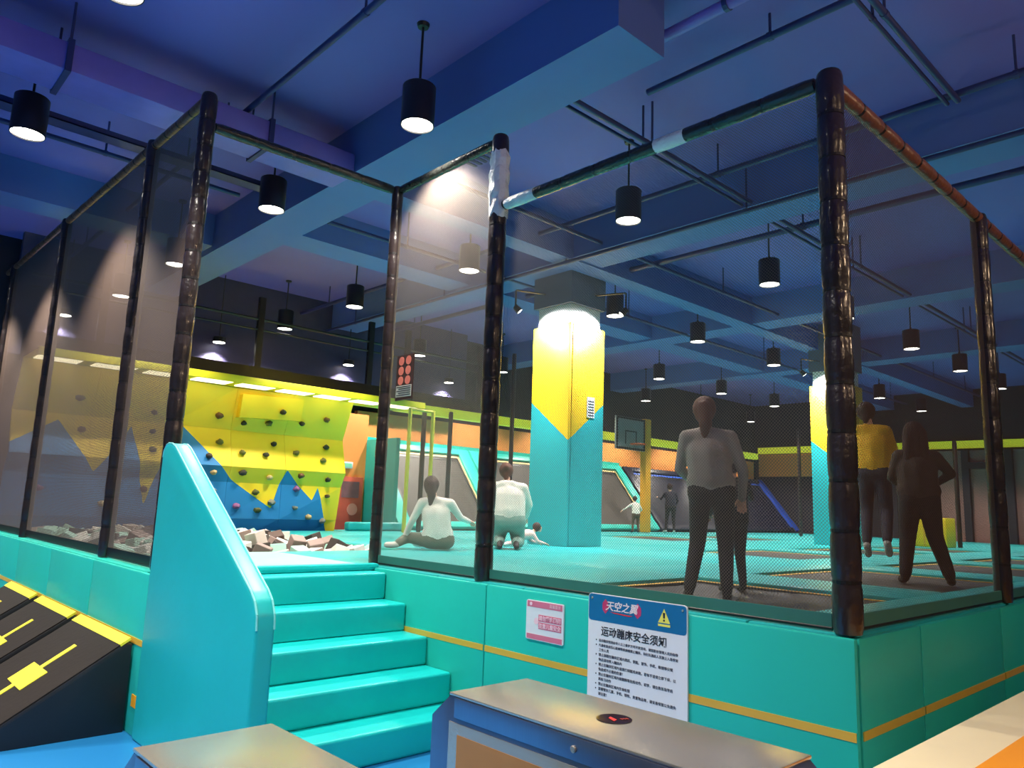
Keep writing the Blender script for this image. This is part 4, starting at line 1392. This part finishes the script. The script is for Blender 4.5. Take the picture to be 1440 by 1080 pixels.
# seated woman in white
sl_ = (5.85, 7.62, 1.113)
figure('woman in white sweater and olive trousers sitting on the deck, legs to one side', sl_, face_away(sl_), dict(
    pelvis=(.05, 0, .13), chest=(.01, .03, .44), neck=(-.03, .06, .64), head=(-.07, .09, .79),
    shL=(-.175, .04, .575), shR=(.185, .04, .575), elL=(-.285, .08, .34), wrL=(-.36, .16, .17), elR=(.315, .12, .40), wrR=(.43, .26, .355),
    hipL=(-.05, 0, .11), hipR=(.15, 0, .11), knL=(-.33, .22, .13), knR=(.20, .42, .12), anL=(-.46, .05, .055), anR=(-.12, .38, .06), toL=(-.58, .0, .04), toR=(-.24, .40, .045)),
    dict(top=WHITES, bottom=OLIVE, skin=SKIN, shoe=SHOEW), HAIRD, girth=1.04, leg=1.02, hair_style='pony')
# kneeling woman in white hoodie
kl = (7.03, 7.62, 1.113)
figure('kneeling woman in white hoodie with brown hair bun beside the crawling toddler', kl, face_away(kl), dict(
    pelvis=(.06, 0, .42), chest=(.05, .08, .70), neck=(.02, .13, .89), head=(.0, .20, 1.05),
    shL=(-.13, .10, .83), shR=(.24, .10, .82), elL=(-.20, .24, .62), wrL=(-.12, .42, .50), elR=(.33, .22, .60), wrR=(.30, .40, .44),
    hipL=(-.04, 0, .38), hipR=(.16, 0, .38), knL=(-.08, .30, .09), knR=(.20, .30, .09), anL=(-.05, -.12, .10), anR=(.17, -.12, .10), toL=(-.05, -.22, .045), toR=(.17, -.22, .045)),
    dict(top=WHITES, bottom=TEALS, skin=SKIN, shoe=SHOEB), HAIRB, girth=1.32, leg=1.05, hair_style='bun', hood=True)
# crawling toddler
tl = (7.85, 7.98, 1.113)
figure('toddler in pale pink suit crawling on deck at the pillar foot', tl, face_away(tl, -PI / 2 + .35), dict(
    pelvis=(0, -.20, .16), chest=(0, .0, .18), neck=(0, .08, .21), head=(0, .14, .285),
    shL=(-.09, .04, .19), shR=(.09, .04, .19), elL=(-.12, .08, .09), wrL=(-.10, .18, .06), elR=(.12, .10, .09), wrR=(.10, .22, .06),
    hipL=(-.05, -.20, .14), hipR=(.05, -.20, .14), knL=(-.07, -.12, .05), knR=(.08, -.14, .05), anL=(-.07, -.32, .045), anR=(.08, -.34, .045), toL=(-.07, -.38, .03), toR=(.08, -.40, .03)),
    dict(top=PINKS, bottom=PINKS, skin=SKIN, shoe=SHOEW), HAIRD, s=.62, voxel=.006, hair_style='short', pitch=.2)
# far child in white shirt, far dark figure
fl = (16.8, 12.9, 1.113)
figure('small child in white shirt standing before the inclined trampoline past the pillar', fl, face_away(fl, .4), dict(
    pelvis=(0, 0, .50), chest=(0, .05, .70), neck=(0, .08, .82), head=(0, .11, .92),
    shL=(-.11, .05, .77), shR=(.11, .05, .77), elL=(-.24, .06, .68), wrL=(-.36, .08, .60), elR=(.20, .08, .62), wrR=(.16, .2, .55),
    hipL=(-.06, 0, .48), hipR=(.06, 0, .48), knL=(-.09, .03, .26), knR=(.06, .03, .26), anL=(-.10, -.02, .06), anR=(.07, -.02, .06), toL=(-.11, .07, .03), toR=(.08, .07, .03)),
    dict(top=WHITES, bottom=mat('brown_trousers', (96, 76, 60), .8), skin=SKIN, shoe=SHOEB), HAIRD, s=.66, voxel=.010, hair_style='short')
dl = (18.2, 12.75, 1.113)
figure('person in dark clothes with pale shoes before the navy trampoline', dl, face_away(dl, .2), dict(
    pelvis=(0, 0, .75), chest=(0, .05, 1.02), neck=(0, .08, 1.18), head=(0, .12, 1.31),
    shL=(-.15, .05, 1.11), shR=(.15, .05, 1.11), elL=(-.25, .12, .95), wrL=(-.30, .26, 1.0), elR=(.22, .08, .90), wrR=(.18, .2, .78),
    hipL=(-.08, 0, .73), hipR=(.08, 0, .73), knL=(-.10, .05, .41), knR=(.09, .05, .41), anL=(-.14, -.02, .075), anR=(.10, -.02, .075), toL=(-.17, .12, .04), toR=(.12, .12, .04)),
    dict(top=mat('navy_top', (26, 28, 44), .8), bottom=BLKT, skin=SKIN, shoe=SHOEW), HAIRD, s=.88, voxel=.011, hair_style='short')
